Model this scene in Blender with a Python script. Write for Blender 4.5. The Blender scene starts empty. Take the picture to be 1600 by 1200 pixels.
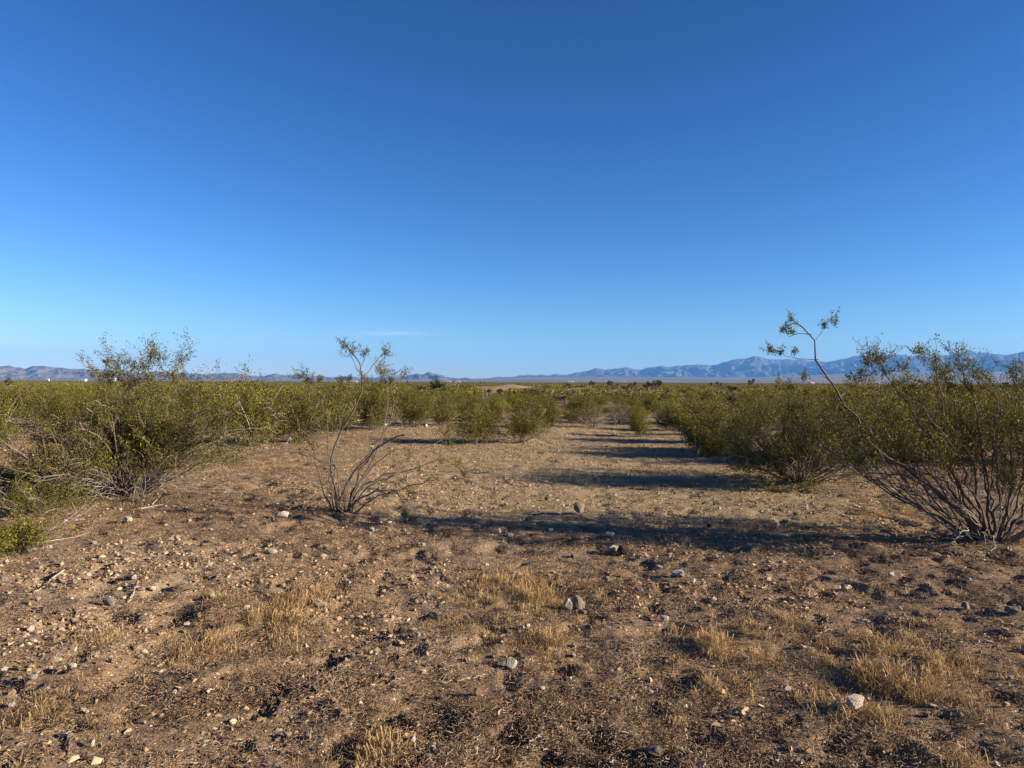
import bpy, bmesh, math, random
import numpy as np
from mathutils import Vector, Matrix

# ------------------------------------------------------------------ camera, sky, sun
scene = bpy.context.scene
F, HOR, CX, CY = 1160.0, 597.0, 800.0, 600.0      # photo scale: focal length and horizon in photo pixels
CAMZ = 1.62
PITCH = math.atan((HOR - CY) / F)
ROLL = math.radians(0.20)
cam_data = bpy.data.cameras.new("camera")
cam = bpy.data.objects.new("camera", cam_data)
scene.collection.objects.link(cam)
cam_data.sensor_width = 36.0
cam_data.lens = F / 1600.0 * 36.0
cam_data.clip_start = 0.05
cam_data.clip_end = 90000.0
CAM_ROT = Matrix.Rotation(math.radians(90) + PITCH, 4, 'X') @ Matrix.Rotation(ROLL, 4, 'Z')
cam.matrix_world = Matrix.Translation((0, 0, CAMZ)) @ CAM_ROT
scene.camera = cam
R3 = np.array(CAM_ROT.to_3x3())

SUN_EL = math.radians(16.5)
SUN_AZ = math.radians(102.0)           # clockwise from +Y (the view direction)
sun_dir = Vector((math.sin(SUN_AZ) * math.cos(SUN_EL), math.cos(SUN_AZ) * math.cos(SUN_EL), math.sin(SUN_EL)))
ld = bpy.data.lights.new("sun", 'SUN')
ld.energy = 5.0
ld.angle = math.radians(0.5)
ld.color = (1.0, 0.83, 0.62)
sun = bpy.data.objects.new("sun", ld)
sun.rotation_euler = sun_dir.to_track_quat('Z', 'Y').to_euler()
scene.collection.objects.link(sun)

world = bpy.data.worlds.new("World")
scene.world = world
world.use_nodes = True
wn, wl = world.node_tree.nodes, world.node_tree.links
wn.clear()
sky = wn.new('ShaderNodeTexSky'); sky.sky_type = 'NISHITA'; sky.sun_disc = False
sky.sun_elevation = SUN_EL; sky.sun_rotation = SUN_AZ
sky.altitude = 900; sky.air_density = 1.0; sky.dust_density = 0.25; sky.ozone_density = 2.2
bg = wn.new('ShaderNodeBackground'); bg.inputs['Strength'].default_value = 0.10
wo = wn.new('ShaderNodeOutputWorld')
# thin cirrus wisps low over the horizon, fixed to directions of the sky
tc = wn.new('ShaderNodeTexCoord')
sep = wn.new('ShaderNodeSeparateXYZ'); wl.new(tc.outputs['Generated'], sep.inputs[0])
def wmath(op, a, b=None):
    n = wn.new('ShaderNodeMath'); n.operation = op
    for i, v in enumerate((a, b)):
        if v is None: continue
        if isinstance(v, (int, float)): n.inputs[i].default_value = v
        else: wl.new(v, n.inputs[i])
    return n.outputs[0]
def wisp(az, el, waz, wel):
    a = wmath('ARCTAN2', sep.outputs[0], sep.outputs[1])
    e = wmath('ARCSINE', sep.outputs[2])
    da = wmath('DIVIDE', wmath('SUBTRACT', a, az), waz)
    de = wmath('DIVIDE', wmath('SUBTRACT', e, el), wel)
    s = wmath('ADD', wmath('MULTIPLY', da, da), wmath('MULTIPLY', de, de))
    return wmath('EXPONENT', wmath('MULTIPLY', s, -1.0))
mp = wn.new('ShaderNodeMapping'); mp.inputs['Scale'].default_value = (14, 14, 260)
wl.new(tc.outputs['Generated'], mp.inputs[0])
nz = wn.new('ShaderNodeTexNoise'); nz.inputs['Scale'].default_value = 1.0; nz.inputs['Detail'].default_value = 5
wl.new(mp.outputs[0], nz.inputs['Vector'])
w1 = wisp(math.atan((605 - CX) / F), math.atan(76 / F) * 0.98, 0.055, 0.0035)
w2 = wisp(math.atan((40 - CX) / F), math.atan(62 / F) * 0.82, 0.11, 0.004)
wm = wmath('MULTIPLY', wmath('ADD', w1, wmath('MULTIPLY', w2, 0.7)), wmath('MAXIMUM', wmath('SUBTRACT', nz.outputs[0], 0.33), 0.0))
# deepen the sky's own colour, channel by channel
sc_ = wn.new('ShaderNodeSeparateColor'); wl.new(sky.outputs[0], sc_.inputs[0]); cc_ = wn.new('ShaderNodeCombineColor')
for i_, (a_, g_) in enumerate(((1.14, 1.84), (1.14, 1.50), (1.56, 1.44))):
    wl.new(wmath('MULTIPLY', wmath('POWER', wmath('MULTIPLY', sc_.outputs[i_], 0.13), g_), a_ / 0.325), cc_.inputs[i_])
mixw = wn.new('ShaderNodeMixRGB'); mixw.blend_type = 'MIX'
wl.new(wmath('MINIMUM', wmath('MULTIPLY', wm, 1.1), 0.35), mixw.inputs[0])
wl.new(cc_.outputs[0], mixw.inputs[1]); mixw.inputs[2].default_value = (3.0, 3.4, 3.7, 1)
wl.new(mixw.outputs[0], bg.inputs['Color']); wl.new(bg.outputs[0], wo.inputs[0])

scene.view_settings.view_transform = 'Standard'
scene.view_settings.look = 'None'
scene.view_settings.exposure = 1.7
scene.view_settings.gamma = 1.0
scene.cycles.max_bounces = 6
scene.cycles.diffuse_bounces = 2
scene.cycles.transmission_bounces = 3
scene.cycles.transparent_max_bounces = 4
scene.cycles.volume_bounces = 0

# ------------------------------------------------------------------ numeric helpers
def hsh(ix, iy, s):
    h = (ix.astype(np.int64) * 374761393 + iy.astype(np.int64) * 668265263 + s * 1442695041) & 0xFFFFFFFF
    h = ((h ^ (h >> 13)) * 1274126177) & 0xFFFFFFFF
    h = ((h ^ (h >> 16)) * 2246822519) & 0xFFFFFFFF
    return ((h ^ (h >> 15)) & 0xFFFFFF) / float(0xFFFFFF)
def vn(x, y, s=0):
    ix, iy = np.floor(x), np.floor(y)
    fx, fy = x - ix, y - iy
    fx = fx * fx * fx * (fx * (fx * 6 - 15) + 10); fy = fy * fy * fy * (fy * (fy * 6 - 15) + 10)
    a, b = hsh(ix, iy, s), hsh(ix + 1, iy, s)
    c, d = hsh(ix, iy + 1, s), hsh(ix + 1, iy + 1, s)
    return (a + (b - a) * fx) * (1 - fy) + (c + (d - c) * fx) * fy      # 0..1
def fbm(x, y, s=0, o=4, g=0.5):
    t, a, n = 0, 1.0, 0
    for i in range(o):
        ca, sa = math.cos(0.6 * i), math.sin(0.6 * i)
        t = t + a * vn((x * ca - y * sa) * 2 ** i + 17.3 * i, (x * sa + y * ca) * 2 ** i - 9.1 * i, s + i); n += a; a *= g
    return t / n
def sst(a, b, x):
    t = np.clip((x - a) / (b - a), 0, 1); return t * t * (3 - 2 * t)
def A(v): return np.atleast_1d(np.asarray(v, dtype=np.float64))

# flat-ground guess of where a photo pixel meets the ground (only used to place things)
def ray(px, py):
    d = R3 @ np.array([(px - CX) / F, -(py - CY) / F, -1.0])
    return d
def flat(px, py):
    d = ray(px, py); t = -CAMZ / d[2]; return d[0] * t, d[1] * t

# zones of the ground as ellipses: centre px, half sizes px, strength (turned into world patches)
def zone(lst):
    out = []
    for (px, py, hw, hh, s) in lst:
        x, y = flat(px, py); y1 = flat(px, py + hh)[1]; y0 = flat(px, max(py - hh, 640))[1]
        out.append((x, y, hw / F * y, max((y0 - y1) / 2, 0.1), s))
    return out
Z_GRASS = zone([(370, 965, 110, 45, 1.0), (480, 930, 80, 35, .9), (250, 1010, 90, 30, .8), (170, 1010, 50, 22, .7), (820, 900, 95, 32, 1.), (760, 930, 70, 30, .7),
                (840, 970, 45, 22, 1.0), (1120, 990, 75, 34, 1.25), (1100, 1020, 60, 24, .9), (1230, 950, 90, 30, .6), (1400, 1030, 110, 38, 1.1),
                (1330, 1070, 70, 30, .9), (1440, 1000, 90, 40, .8), (1390, 1100, 50, 22, 1.0), (1500, 1150, 55, 22, .8), (610, 1135, 60, 45, 1.0), (640, 1160, 50, 30, .6),
                (1425, 795, 55, 13, 1.3), (1380, 800, 40, 10, 1.0), (410, 722, 110, 14, .7), (700, 1080, 30, 40, .4), (1050, 1090, 50, 30, .3),
                (560, 890, 70, 25, .45), (60, 1130, 90, 45, .5), (1250, 900, 120, 25, .35), (930, 1010, 60, 30, .3), (1540, 1000, 70, 50, .6), (1240, 820, 160, 18, .25), (180, 820, 80, 16, .4)])
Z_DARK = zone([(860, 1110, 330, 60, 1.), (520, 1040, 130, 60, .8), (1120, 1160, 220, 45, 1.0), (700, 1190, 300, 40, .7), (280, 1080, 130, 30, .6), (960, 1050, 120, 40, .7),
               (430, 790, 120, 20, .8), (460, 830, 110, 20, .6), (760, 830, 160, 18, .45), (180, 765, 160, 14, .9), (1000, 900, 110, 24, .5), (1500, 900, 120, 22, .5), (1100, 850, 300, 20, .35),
               (300, 945, 50, 20, .5), (560, 1185, 100, 25, .8), (640, 830, 70, 14, .5), (1340, 1130, 90, 25, .7)])  # dark crust and litter, plus shade around bushes put into the soil colour
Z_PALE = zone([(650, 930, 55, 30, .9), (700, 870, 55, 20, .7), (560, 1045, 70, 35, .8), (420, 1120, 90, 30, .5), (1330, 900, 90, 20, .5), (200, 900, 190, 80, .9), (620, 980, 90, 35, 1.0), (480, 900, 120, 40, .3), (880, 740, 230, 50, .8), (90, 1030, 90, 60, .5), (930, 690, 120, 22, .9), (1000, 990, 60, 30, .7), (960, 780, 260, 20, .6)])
def zval(z, x, y, n=0.55):
    v = np.zeros_like(x)
    for (cx, cy, rx, ry, s) in z:
        d = ((x - cx) / rx) ** 2 + ((y - cy) / ry) ** 2
        v = np.maximum(v, s * np.exp(-d * 0.8))
    return v
def clearing(x, y):
    """1 in the open gravel wash running away from the camera"""
    c = 1.0 + 0.035 * y + 0.5 * np.sin(y * 0.16)
    w = 3.2 + 0.10 * y
    v = np.exp(-(((x - c) / w) ** 4))
    return v * (1 - sst(27, 33, y))

def bajada(x, y):
    u = x / np.maximum(y, 1.0)
    top = 25 + 62 * sst(-0.15, 0.08, u) + 105 * sst(0.28, 0.58, u)
    return top * sst(2600, 12500, y) * np.where(y > 0, 1, 0)
MOUNDS = [(790, 612, 120, 9, 1.15), (905, 606, 150, 8, .5), (945, 618, 100, 6, .3), (1000, 614, 95, 8, .3), (410, 608, 150, 8, .3), (620, 606, 160, 9, .3), (1075, 606, 170, 8, .35), (1360, 612, 110, 9, .3), (30, 665, 26, 3, .12), (1185, 606, 180, 9, .3), (1330, 607, 170, 9, .3)]
MW = [((px - CX) / F * d, d, r, h) for (px, py, d, r, h) in MOUNDS]
def height(x, y):
    x, y = A(x), A(y)
    r = np.hypot(x, y)
    near = 1 - sst(22, 60, r)
    h = 0.35 * (fbm(x / 60, y / 60, 3, 3) - 0.5) * sst(25, 80, r)
    h = h + 0.16 * (fbm(x / 4.5, y / 4.5, 5, 3) - 0.5)
    h = h - 0.10 * clearing(x, y)
    rough = 0.5 + 0.7 * zval(Z_DARK, x, y) + 0.25 * zval(Z_PALE, x, y) * (y < 7.5)
    rough = rough * (1 - 0.3 * clearing(x, y) * (y > 9.5))
    h = h + near * 0.15 * rough * (fbm(x / 0.42, y / 0.42, 11, 4, 0.62) - 0.5)
    run = np.abs(fbm(x / 1.9, y / 1.9, 81, 3) - .5)
    h = h - near * .045 * np.exp(-(run / .035) ** 2) * (1 - .5 * clearing(x, y))
    pit = fbm(x / 0.16, y / 0.16, 21, 2)
    h = h - near * 0.072 * rough * sst(0.58, 0.82, pit)
    for (cx, cy, rr, hh) in MW:
        h = h + hh * np.exp(-((x - cx) / rr) ** 2 - ((y - cy) / rr) ** 2) * (.6 + .8 * fbm(x / (rr * .35), y / (rr * .35), 51, 3))
    h = h + 6 * (fbm(x / 900, y / 900, 8, 3) - 0.5) * sst(1500, 4000, r)
    return h + bajada(x, y)
def hz(x, y): return float(height(x, y)[0])
def at(px, py):
    """ground point seen at a photo pixel"""
    d = ray(px, py); z = 0.0
    for _ in range(6):
        t = (z - CAMZ) / d[2]; z = hz(d[0] * t, d[1] * t)
    return d[0] * t, d[1] * t, z
def at_depth(px, py, dep):
    d = ray(px, py); t = dep / d[1]; return np.array([d[0] * t, dep, CAMZ + d[2] * t])

# ------------------------------------------------------------------ mesh helpers
def new_mesh(name, V, faces, mat, tint=None, smooth=False, attrs=None):
    """faces: list of int arrays (n,k)"""
    me = bpy.data.meshes.new(name)
    V = np.asarray(V, dtype=np.float32)
    me.vertices.add(len(V)); me.vertices.foreach_set('co', V.ravel())
    faces = [np.asarray(f, dtype=np.int32) for f in faces if len(f)]
    nl = sum(f.size for f in faces); nf = sum(len(f) for f in faces)
    me.loops.add(nl); me.loops.foreach_set('vertex_index', np.concatenate([f.ravel() for f in faces]))
    ls = []; o = 0
    for f in faces:
        ls.append(o + np.arange(len(f), dtype=np.int32) * f.shape[1]); o += f.size
    me.polygons.add(nf); me.polygons.foreach_set('loop_start', np.concatenate(ls).astype(np.int32))
    me.update(calc_edges=True)
    if smooth: me.polygons.foreach_set('use_smooth', np.ones(nf, dtype=bool))
    at_ = dict(attrs or {})
    if tint is not None: at_['tint'] = tint
    for k, v in at_.items():
        a = me.attributes.new(k, 'FLOAT', 'POINT'); a.data.foreach_set('value', np.asarray(v, dtype=np.float32))
    me.materials.append(mat)
    return me
def link(name, me, parent=None, loc=None):
    o = bpy.data.objects.new(name, me); scene.collection.objects.link(o)
    if parent is not None: o.parent = parent
    if loc is not None: o.location = loc
    return o
def tag(o, label=None, cat=None, group=None, kind=None):
    if label: o['label'] = label
    if cat: o['category'] = cat
    if group: o['group'] = group
    if kind: o['kind'] = kind
    return o
def empty(name, loc, rz=0.0, sc=(1, 1, 1)):
    o = bpy.data.objects.new(name, None); scene.collection.objects.link(o)
    o.empty_display_size = 0.2
    o.location = loc; o.rotation_euler = (0, 0, rz); o.scale = sc
    return o
def copy_thing(src, loc, rz, sc, label=None):
    r = src.copy(); scene.collection.objects.link(r)
    r.location = loc; r.rotation_euler = (0, 0, rz); r.scale = sc
    if label: r['label'] = label
    for ch in src.children:
        c = ch.copy(); scene.collection.objects.link(c); c.parent = r
    return r

class Tubes:
    def __init__(s): s.V = []; s.Fq = []; s.T = []; s.n = 0
    def add(s, P, R, k=3, tint=None):
        """P (M,N,3) polylines, R (M,N) radii"""
        P = np.asarray(P, float); R = np.asarray(R, float)
        if P.ndim == 2: P = P[None]; R = R[None]
        M, N, _ = P.shape
        if k > 3: R = R * (1 + .16 * np.sin(np.arange(N)[None] * 2.4 + np.arange(M)[:, None] * 1.7))   # swollen joints
        T = np.gradient(P, axis=1); T /= np.linalg.norm(T, axis=2, keepdims=True) + 1e-9
        ref = np.array([0.31, 0.87, 0.38]); ref = ref / np.linalg.norm(ref)
        U = np.cross(T, ref); U /= np.linalg.norm(U, axis=2, keepdims=True) + 1e-9
        W = np.cross(T, U)
        a = np.arange(k) * 2 * math.pi / k
        ring = P[:, :, None] + R[:, :, None, None] * (np.cos(a)[None, None, :, None] * U[:, :, None] + np.sin(a)[None, None, :, None] * W[:, :, None])
        s.V.append(ring.reshape(-1, 3))
        base = s.n + (np.arange(M) * N * k)[:, None, None] + (np.arange(N - 1) * k)[None, :, None]
        j = np.arange(k)[None, None, :]; j2 = (j + 1) % k
        q = np.stack([base + j, base + j2, base + k + j2, base + k + j], -1).reshape(-1, 4)
        s.Fq.append(q)
        if tint is None: tint = np.zeros(M)
        s.T.append(np.repeat(np.asarray(tint, float), N * k))
        s.n += M * N * k
    def mesh(s, name, mat):
        return new_mesh(name, np.concatenate(s.V), [np.concatenate(s.Fq)], mat, tint=np.concatenate(s.T), smooth=True)

def leaf_mesh(name, P, size, tint, mat, rng, aspect=0.5, up=0.3):
    """small folded-diamond leaves at P"""
    n = len(P)
    d = rng.normal(size=(n, 3)); d[:, 2] += up; d /= np.linalg.norm(d, axis=1, keepdims=True)
    e = np.cross(d, rng.normal(size=(n, 3))); e /= np.linalg.norm(e, axis=1, keepdims=True) + 1e-9
    L = size[:, None]; W = L * aspect
    a = P; b = P + d * L * 0.5 + e * W * 0.5; c = P + d * L; f = P + d * L * 0.5 - e * W * 0.5
    V = np.stack([a, b, c, f], 1).reshape(-1, 3)
    q = np.arange(n * 4).reshape(n, 4)
    return new_mesh(name, V, [q], mat, tint=np.repeat(tint, 4))

# ------------------------------------------------------------------ materials
def mat_new(name):
    m = bpy.data.materials.new(name); m.use_nodes = True
    nt = m.node_tree; nt.nodes.clear()
    out = nt.nodes.new('ShaderNodeOutputMaterial')
    return m, nt, out
class NB:
    def __init__(s, nt): s.nt = nt; s.N = nt.nodes; s.L = nt.links
    def node(s, t, **kw):
        n = s.N.new(t)
        for k, v in kw.items():
            if k in ('operation', 'blend_type', 'attribute_name', 'feature', 'distance', 'data_type', 'noise_dimensions', 'voronoi_dimensions'): setattr(n, k, v)
        return n
    def put(s, sock, v):
        if v is None: return
        if hasattr(v, 'node'): s.L.new(v, sock)
        elif isinstance(v, (tuple, list)): sock.default_value = tuple(v) + ((1,) if len(v) == 3 and len(sock.default_value) == 4 else ())
        else: sock.default_value = v
    def m(s, op, a, b=None, c=None, clamp=False):
        n = s.node('ShaderNodeMath', operation=op); n.use_clamp = clamp
        for i, v in enumerate((a, b, c)): s.put(n.inputs[i], v)
        return n.outputs[0]
    def mix(s, f, a, b, bt='MIX'):
        n = s.node('ShaderNodeMixRGB', blend_type=bt)
        s.put(n.inputs[0], f); s.put(n.inputs[1], a); s.put(n.inputs[2], b); return n.outputs[0]
    def attr(s, name):
        n = s.node('ShaderNodeAttribute', attribute_name=name); return n.outputs['Fac']
    def noise(s, scale, detail=3, rough=0.5, vec=None):
        n = s.node('ShaderNodeTexNoise'); n.inputs['Scale'].default_value = scale; n.inputs['Detail'].default_value = detail; n.inputs['Roughness'].default_value = rough
        if vec is not None: s.L.new(vec, n.inputs['Vector'])
        return n.outputs[0]
    def pos(s): return s.node('ShaderNodeNewGeometry').outputs['Position']
    def ramp(s, f, stops):
        n = s.node('ShaderNodeValToRGB'); e = n.color_ramp.elements
        while len(e) < len(stops): e.new(0.5)
        for i, (p, c) in enumerate(stops): e[i].position = p; e[i].color = tuple(c) + (1,)
        s.put(n.inputs[0], f); return n.outputs[0]
    def bsdf(s, col, rough=0.9, normal=None, spec=0.2):
        n = s.node('ShaderNodeBsdfPrincipled'); s.put(n.inputs['Base Color'], col); s.put(n.inputs['Roughness'], rough)
        n.inputs['Specular IOR Level'].default_value = spec
        if normal is not None: s.L.new(normal, n.inputs['Normal'])
        return n.outputs[0]
    def bump(s, h, dist, strength=1.0, nrm=None):
        n = s.node('ShaderNodeBump'); n.inputs['Strength'].default_value = strength; n.inputs['Distance'].default_value = dist
        s.L.new(h, n.inputs['Height'])
        if nrm is not None: s.L.new(nrm, n.inputs['Normal'])
        return n.outputs[0]

def make_soil():
    m, nt, out = mat_new('desert_soil'); b = NB(nt)
    p = b.pos()
    n1 = b.noise(0.9, 4, .6, p); n2 = b.noise(9, 5, .65, p); n3 = b.noise(70, 4, .7, p)
    soil = b.mix(n1, (0.265, 0.190, 0.122), (0.375, 0.283, 0.190))
    soil = b.mix(b.m('MULTIPLY', b.m('SUBTRACT', n2, .35, clamp=True), 2.2, clamp=True), b.mix(1, soil, (.62, .58, .55), 'MULTIPLY'), soil)
    soil = b.mix(b.m('MULTIPLY', b.m('SUBTRACT', n3, .4, clamp=True), 1.6, clamp=True), b.mix(1, soil, (.75, .72, .7), 'MULTIPLY'), b.mix(1, soil, (1.25, 1.22, 1.2), 'MULTIPLY'))
    dark = b.attr('dark'); pale = b.attr('pale'); clear = b.attr('clear'); far = b.attr('far'); straw = b.attr('straw')
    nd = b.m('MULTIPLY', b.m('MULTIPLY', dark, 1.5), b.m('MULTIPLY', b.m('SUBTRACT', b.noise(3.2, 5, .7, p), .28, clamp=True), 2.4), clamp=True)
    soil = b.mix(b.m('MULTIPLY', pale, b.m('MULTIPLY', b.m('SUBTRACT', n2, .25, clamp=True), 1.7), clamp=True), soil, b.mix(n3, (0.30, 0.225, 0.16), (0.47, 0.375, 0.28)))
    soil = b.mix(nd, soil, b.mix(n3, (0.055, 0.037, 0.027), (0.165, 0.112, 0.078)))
    soil = b.mix(b.m('MULTIPLY', straw, b.m('MULTIPLY', n3, 1.0), clamp=True), soil, (0.27, 0.18, 0.085))
    soil = b.mix(b.m('MULTIPLY', clear, .75), soil, b.mix(n3, (0.215, 0.160, 0.076), (0.335, 0.262, 0.135)))
    # gravel in the soil
    v = b.node('ShaderNodeTexVoronoi'); v.inputs['Scale'].default_value = 62; b.L.new(p, v.inputs['Vector'])
    v2 = b.node('ShaderNodeTexVoronoi'); v2.inputs['Scale'].default_value = 24; b.L.new(p, v2.inputs['Vector'])
    sp = b.node('ShaderNodeSeparateColor'); b.L.new(v.outputs['Color'], sp.inputs[0])
    sp2 = b.node('ShaderNodeSeparateColor'); b.L.new(v2.outputs['Color'], sp2.inputs[0])
    gcol = b.ramp(sp.outputs[0], [(0, (.07, .05, .035)), (.35, (.20, .14, .088)), (.7, (.38, .29, .195)), (1, (.66, .57, .44))])
    gm = b.m('MULTIPLY', b.m('LESS_THAN', v.outputs['Distance'], 0.42), b.m('GREATER_THAN', sp.outputs[1], b.m('SUBTRACT', .72, b.m('MULTIPLY', b.m('ADD', pale, clear), .42))))
    gm2 = b.m('MULTIPLY', b.m('LESS_THAN', v2.outputs['Distance'], 0.36), b.m('GREATER_THAN', sp2.outputs[1], b.m('SUBTRACT', .90, b.m('MULTIPLY', pale, .2))))
    gcol2 = b.ramp(sp2.outputs[0], [(0, (.11, .08, .06)), (.5, (.27, .21, .15)), (1, (.46, .39, .31))])
    soil = b.mix(gm, soil, gcol); soil = b.mix(gm2, soil, gcol2)
    # far flat: scrub-covered plain, tan gaps
    nf = b.noise(0.012, 6, .7, p); nf2 = b.noise(0.0011, 6, .65, p)
    farc = b.mix(b.m('MULTIPLY', b.m('SUBTRACT', nf, .45, clamp=True), 4, clamp=True), (0.085, 0.078, 0.030), (0.17, 0.135, 0.075))
    vfar = b.mix(b.m('MULTIPLY', b.m('SUBTRACT', nf2, .42, clamp=True), 5, clamp=True), (0.105, 0.10, 0.075), (0.205, 0.18, 0.135))
    farc = b.mix(b.attr('valley'), farc, vfar)
    soil = b.mix(far, soil, farc)
    h1 = b.m('MULTIPLY', b.m('SUBTRACT', .5, v.outputs['Distance'], clamp=True), gm)
    h2 = b.m('MULTIPLY', b.m('SUBTRACT', .5, v2.outputs['Distance'], clamp=True), gm2)
    nr = b.bump(h2, 0.03, .8, b.bump(h1, 0.016, .8, b.bump(n3, 0.02, .9, b.bump(n2, 0.05, .7))))
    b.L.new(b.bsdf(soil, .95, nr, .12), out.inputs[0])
    return m
def make_leaf(name, cols, trans=0.35):
    m, nt, out = mat_new(name); b = NB(nt)
    t = b.attr('tint'); oi = b.node('ShaderNodeObjectInfo').outputs['Random']
    c = b.ramp(t, cols)
    c = b.mix(1, c, b.mix(oi, (.78, .80, .85), (1.2, 1.15, 1.05)), 'MULTIPLY')
    d = b.bsdf(c, .65, None, .15)
    tr = b.node('ShaderNodeBsdfTranslucent'); b.L.new(b.mix(1, c, (1.2, 1.25, .6), 'MULTIPLY'), tr.inputs[0])
    mx = b.node('ShaderNodeMixShader'); mx.inputs[0].default_value = trans * .6
    b.L.new(d, mx.inputs[1]); b.L.new(tr.outputs[0], mx.inputs[2]); b.L.new(mx.outputs[0], out.inputs[0])
    return m
def make_bark(name, c0, c1, sc=40):
    m, nt, out = mat_new(name); b = NB(nt)
    p = b.node('ShaderNodeTexCoord').outputs['Object']
    n = b.noise(sc, 4, .6, p); n2 = b.noise(sc * .15, 3, .5, p)
    t = b.m('ADD', b.m('MULTIPLY', b.attr('tint'), .6), b.m('MULTIPLY', b.m('ADD', n, n2), .35), clamp=True)
    b.L.new(b.bsdf(b.mix(t, c0, c1), .85, b.bump(n, .004, .6), .2), out.inputs[0])
    return m
def make_rock(name, c0, c1, c2):
    m, nt, out = mat_new(name); b = NB(nt)
    p = b.node('ShaderNodeTexCoord').outputs['Object']
    oi = b.node('ShaderNodeObjectInfo').outputs['Random']
    ad = b.node('ShaderNodeVectorMath'); ad.operation = 'ADD'; b.L.new(p, ad.inputs[0])
    cb = b.node('ShaderNodeCombineXYZ'); b.put(cb.inputs[0], b.m('MULTIPLY', oi, 50)); b.L.new(cb.outputs[0], ad.inputs[1])
    n = b.noise(2.2, 6, .65, ad.outputs[0]); n2 = b.noise(9, 5, .7, ad.outputs[0])
    c = b.mix(b.m('MULTIPLY', b.m('SUBTRACT', n, .3, clamp=True), 2.5, clamp=True), c0, c1)
    c = b.mix(b.m('MULTIPLY', b.m('SUBTRACT', n2, .55, clamp=True), 4, clamp=True), c, c2)
    c = b.mix(1, c, b.mix(oi, (.8, .79, .78), (1.12, 1.1, 1.08)), 'MULTIPLY')
    b.L.new(b.bsdf(c, .88, b.bump(n2, .06, .8, b.bump(n, .12, .6)), .2), out.inputs[0])
    return m
def make_var(name, stops, rough=.9, trans=0.0):
    m, nt, out = mat_new(name); b = NB(nt)
    oi = b.node('ShaderNodeObjectInfo').outputs['Random']
    t = b.m('ADD', b.m('MULTIPLY', oi, .5), b.m('MULTIPLY', b.attr('tint'), .5))
    c = b.ramp(t, stops); s = b.bsdf(c, rough, None, .08)
    if trans:
        tr = b.node('ShaderNodeBsdfTranslucent'); b.L.new(c, tr.inputs[0])
        mx = b.node('ShaderNodeMixShader'); mx.inputs[0].default_value = trans
        b.L.new(s, mx.inputs[1]); b.L.new(tr.outputs[0], mx.inputs[2]); s = mx.outputs[0]
    b.L.new(s, out.inputs[0]); return m
def make_hill(name, c0, c1, c2):
    m, nt, out = mat_new(name); b = NB(nt)
    p = b.pos(); n = b.noise(.0025, 7, .65, p); n2 = b.noise(.012, 5, .7, p)
    c = b.mix(b.m('MULTIPLY', b.m('SUBTRACT', n, .35, clamp=True), 3, clamp=True), c0, c1)
    c = b.mix(b.m('MULTIPLY', b.m('SUBTRACT', n2, .52, clamp=True), 5, clamp=True), c, c2)
    b.L.new(b.bsdf(c, .95, b.bump(n2, 30, .8), .1), out.inputs[0]); return m
def make_plain(name, c, rough=.7, spec=.3):
    m, nt, out = mat_new(name); b = NB(nt)
    n = b.noise(1.5, 4, .6, b.node('ShaderNodeTexCoord').outputs['Object'])
    b.L.new(b.bsdf(b.mix(n, tuple(v * .85 for v in c), c), rough, None, spec), out.inputs[0]); return m

M_soil = make_soil()
M_leaf = make_leaf('creosote_leaf', [(0, (.024, .024, .006)), (.45, (.088, .082, .012)), (.85, (.20, .178, .026)), (.97, (.25, .21, .03)), (1, (.36, .28, .03))])
M_leaf_y = make_leaf('bright_leaf', [(0, (.04, .042, .008)), (.5, (.12, .118, .015)), (1, (.25, .225, .03))])
M_leaf_g = make_leaf('grey_leaf', [(0, (.045, .042, .022)), (.5, (.11, .095, .050)), (1, (.20, .17, .09))])
M_stem = make_bark('creosote_bark', (.028, .022, .018), (.155, .127, .105))
M_dead = make_bark('dead_wood', (.12, .10, .085), (.38, .335, .28))
M_trunk = make_bark('yucca_trunk', (.05, .038, .028), (.16, .12, .085), 12)
M_yucca = make_leaf('yucca_blade', [(0, (.018, .022, .012)), (.6, (.05, .055, .028)), (1, (.16, .15, .06))], .1)
M_rock_w = make_rock('white_rock', (.46, .41, .34), (.68, .62, .53), (.32, .26, .20))
M_rock_t = make_rock('tan_rock', (.30, .22, .16), (.44, .34, .25), (.20, .145, .10))
M_rock_g = make_rock('grey_rock', (.20, .18, .16), (.34, .31, .27), (.46, .41, .36))
M_rock_r = make_rock('reddish_rock', (.24, .135, .095), (.33, .20, .15), (.17, .10, .075))
M_rock_d = make_rock('dark_rock', (.055, .040, .032), (.10, .075, .058), (.16, .12, .095))
M_peb = make_var('pebble', [(0, (.075, .052, .034)), (.35, (.20, .14, .082)), (.65, (.32, .23, .14)), (.9, (.46, .36, .24)), (1, (.70, .61, .46))])
M_straw = make_var('straw', [(0, (.17, .115, .058)), (.4, (.32, .215, .105)), (.75, (.44, .31, .155)), (1, (.60, .47, .28))], .8, .3)
M_litter = make_var('litter', [(0, (.035, .025, .018)), (.35, (.12, .082, .053)), (.7, (.26, .185, .12)), (1, (.48, .38, .27))])
M_hillR = make_hill('far_range_rock', (.040, .038, .034), (.085, .078, .068), (.20, .175, .15))
M_hillL = make_hill('near_range_rock', (.090, .076, .062), (.14, .118, .098), (.21, .175, .145))

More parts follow.
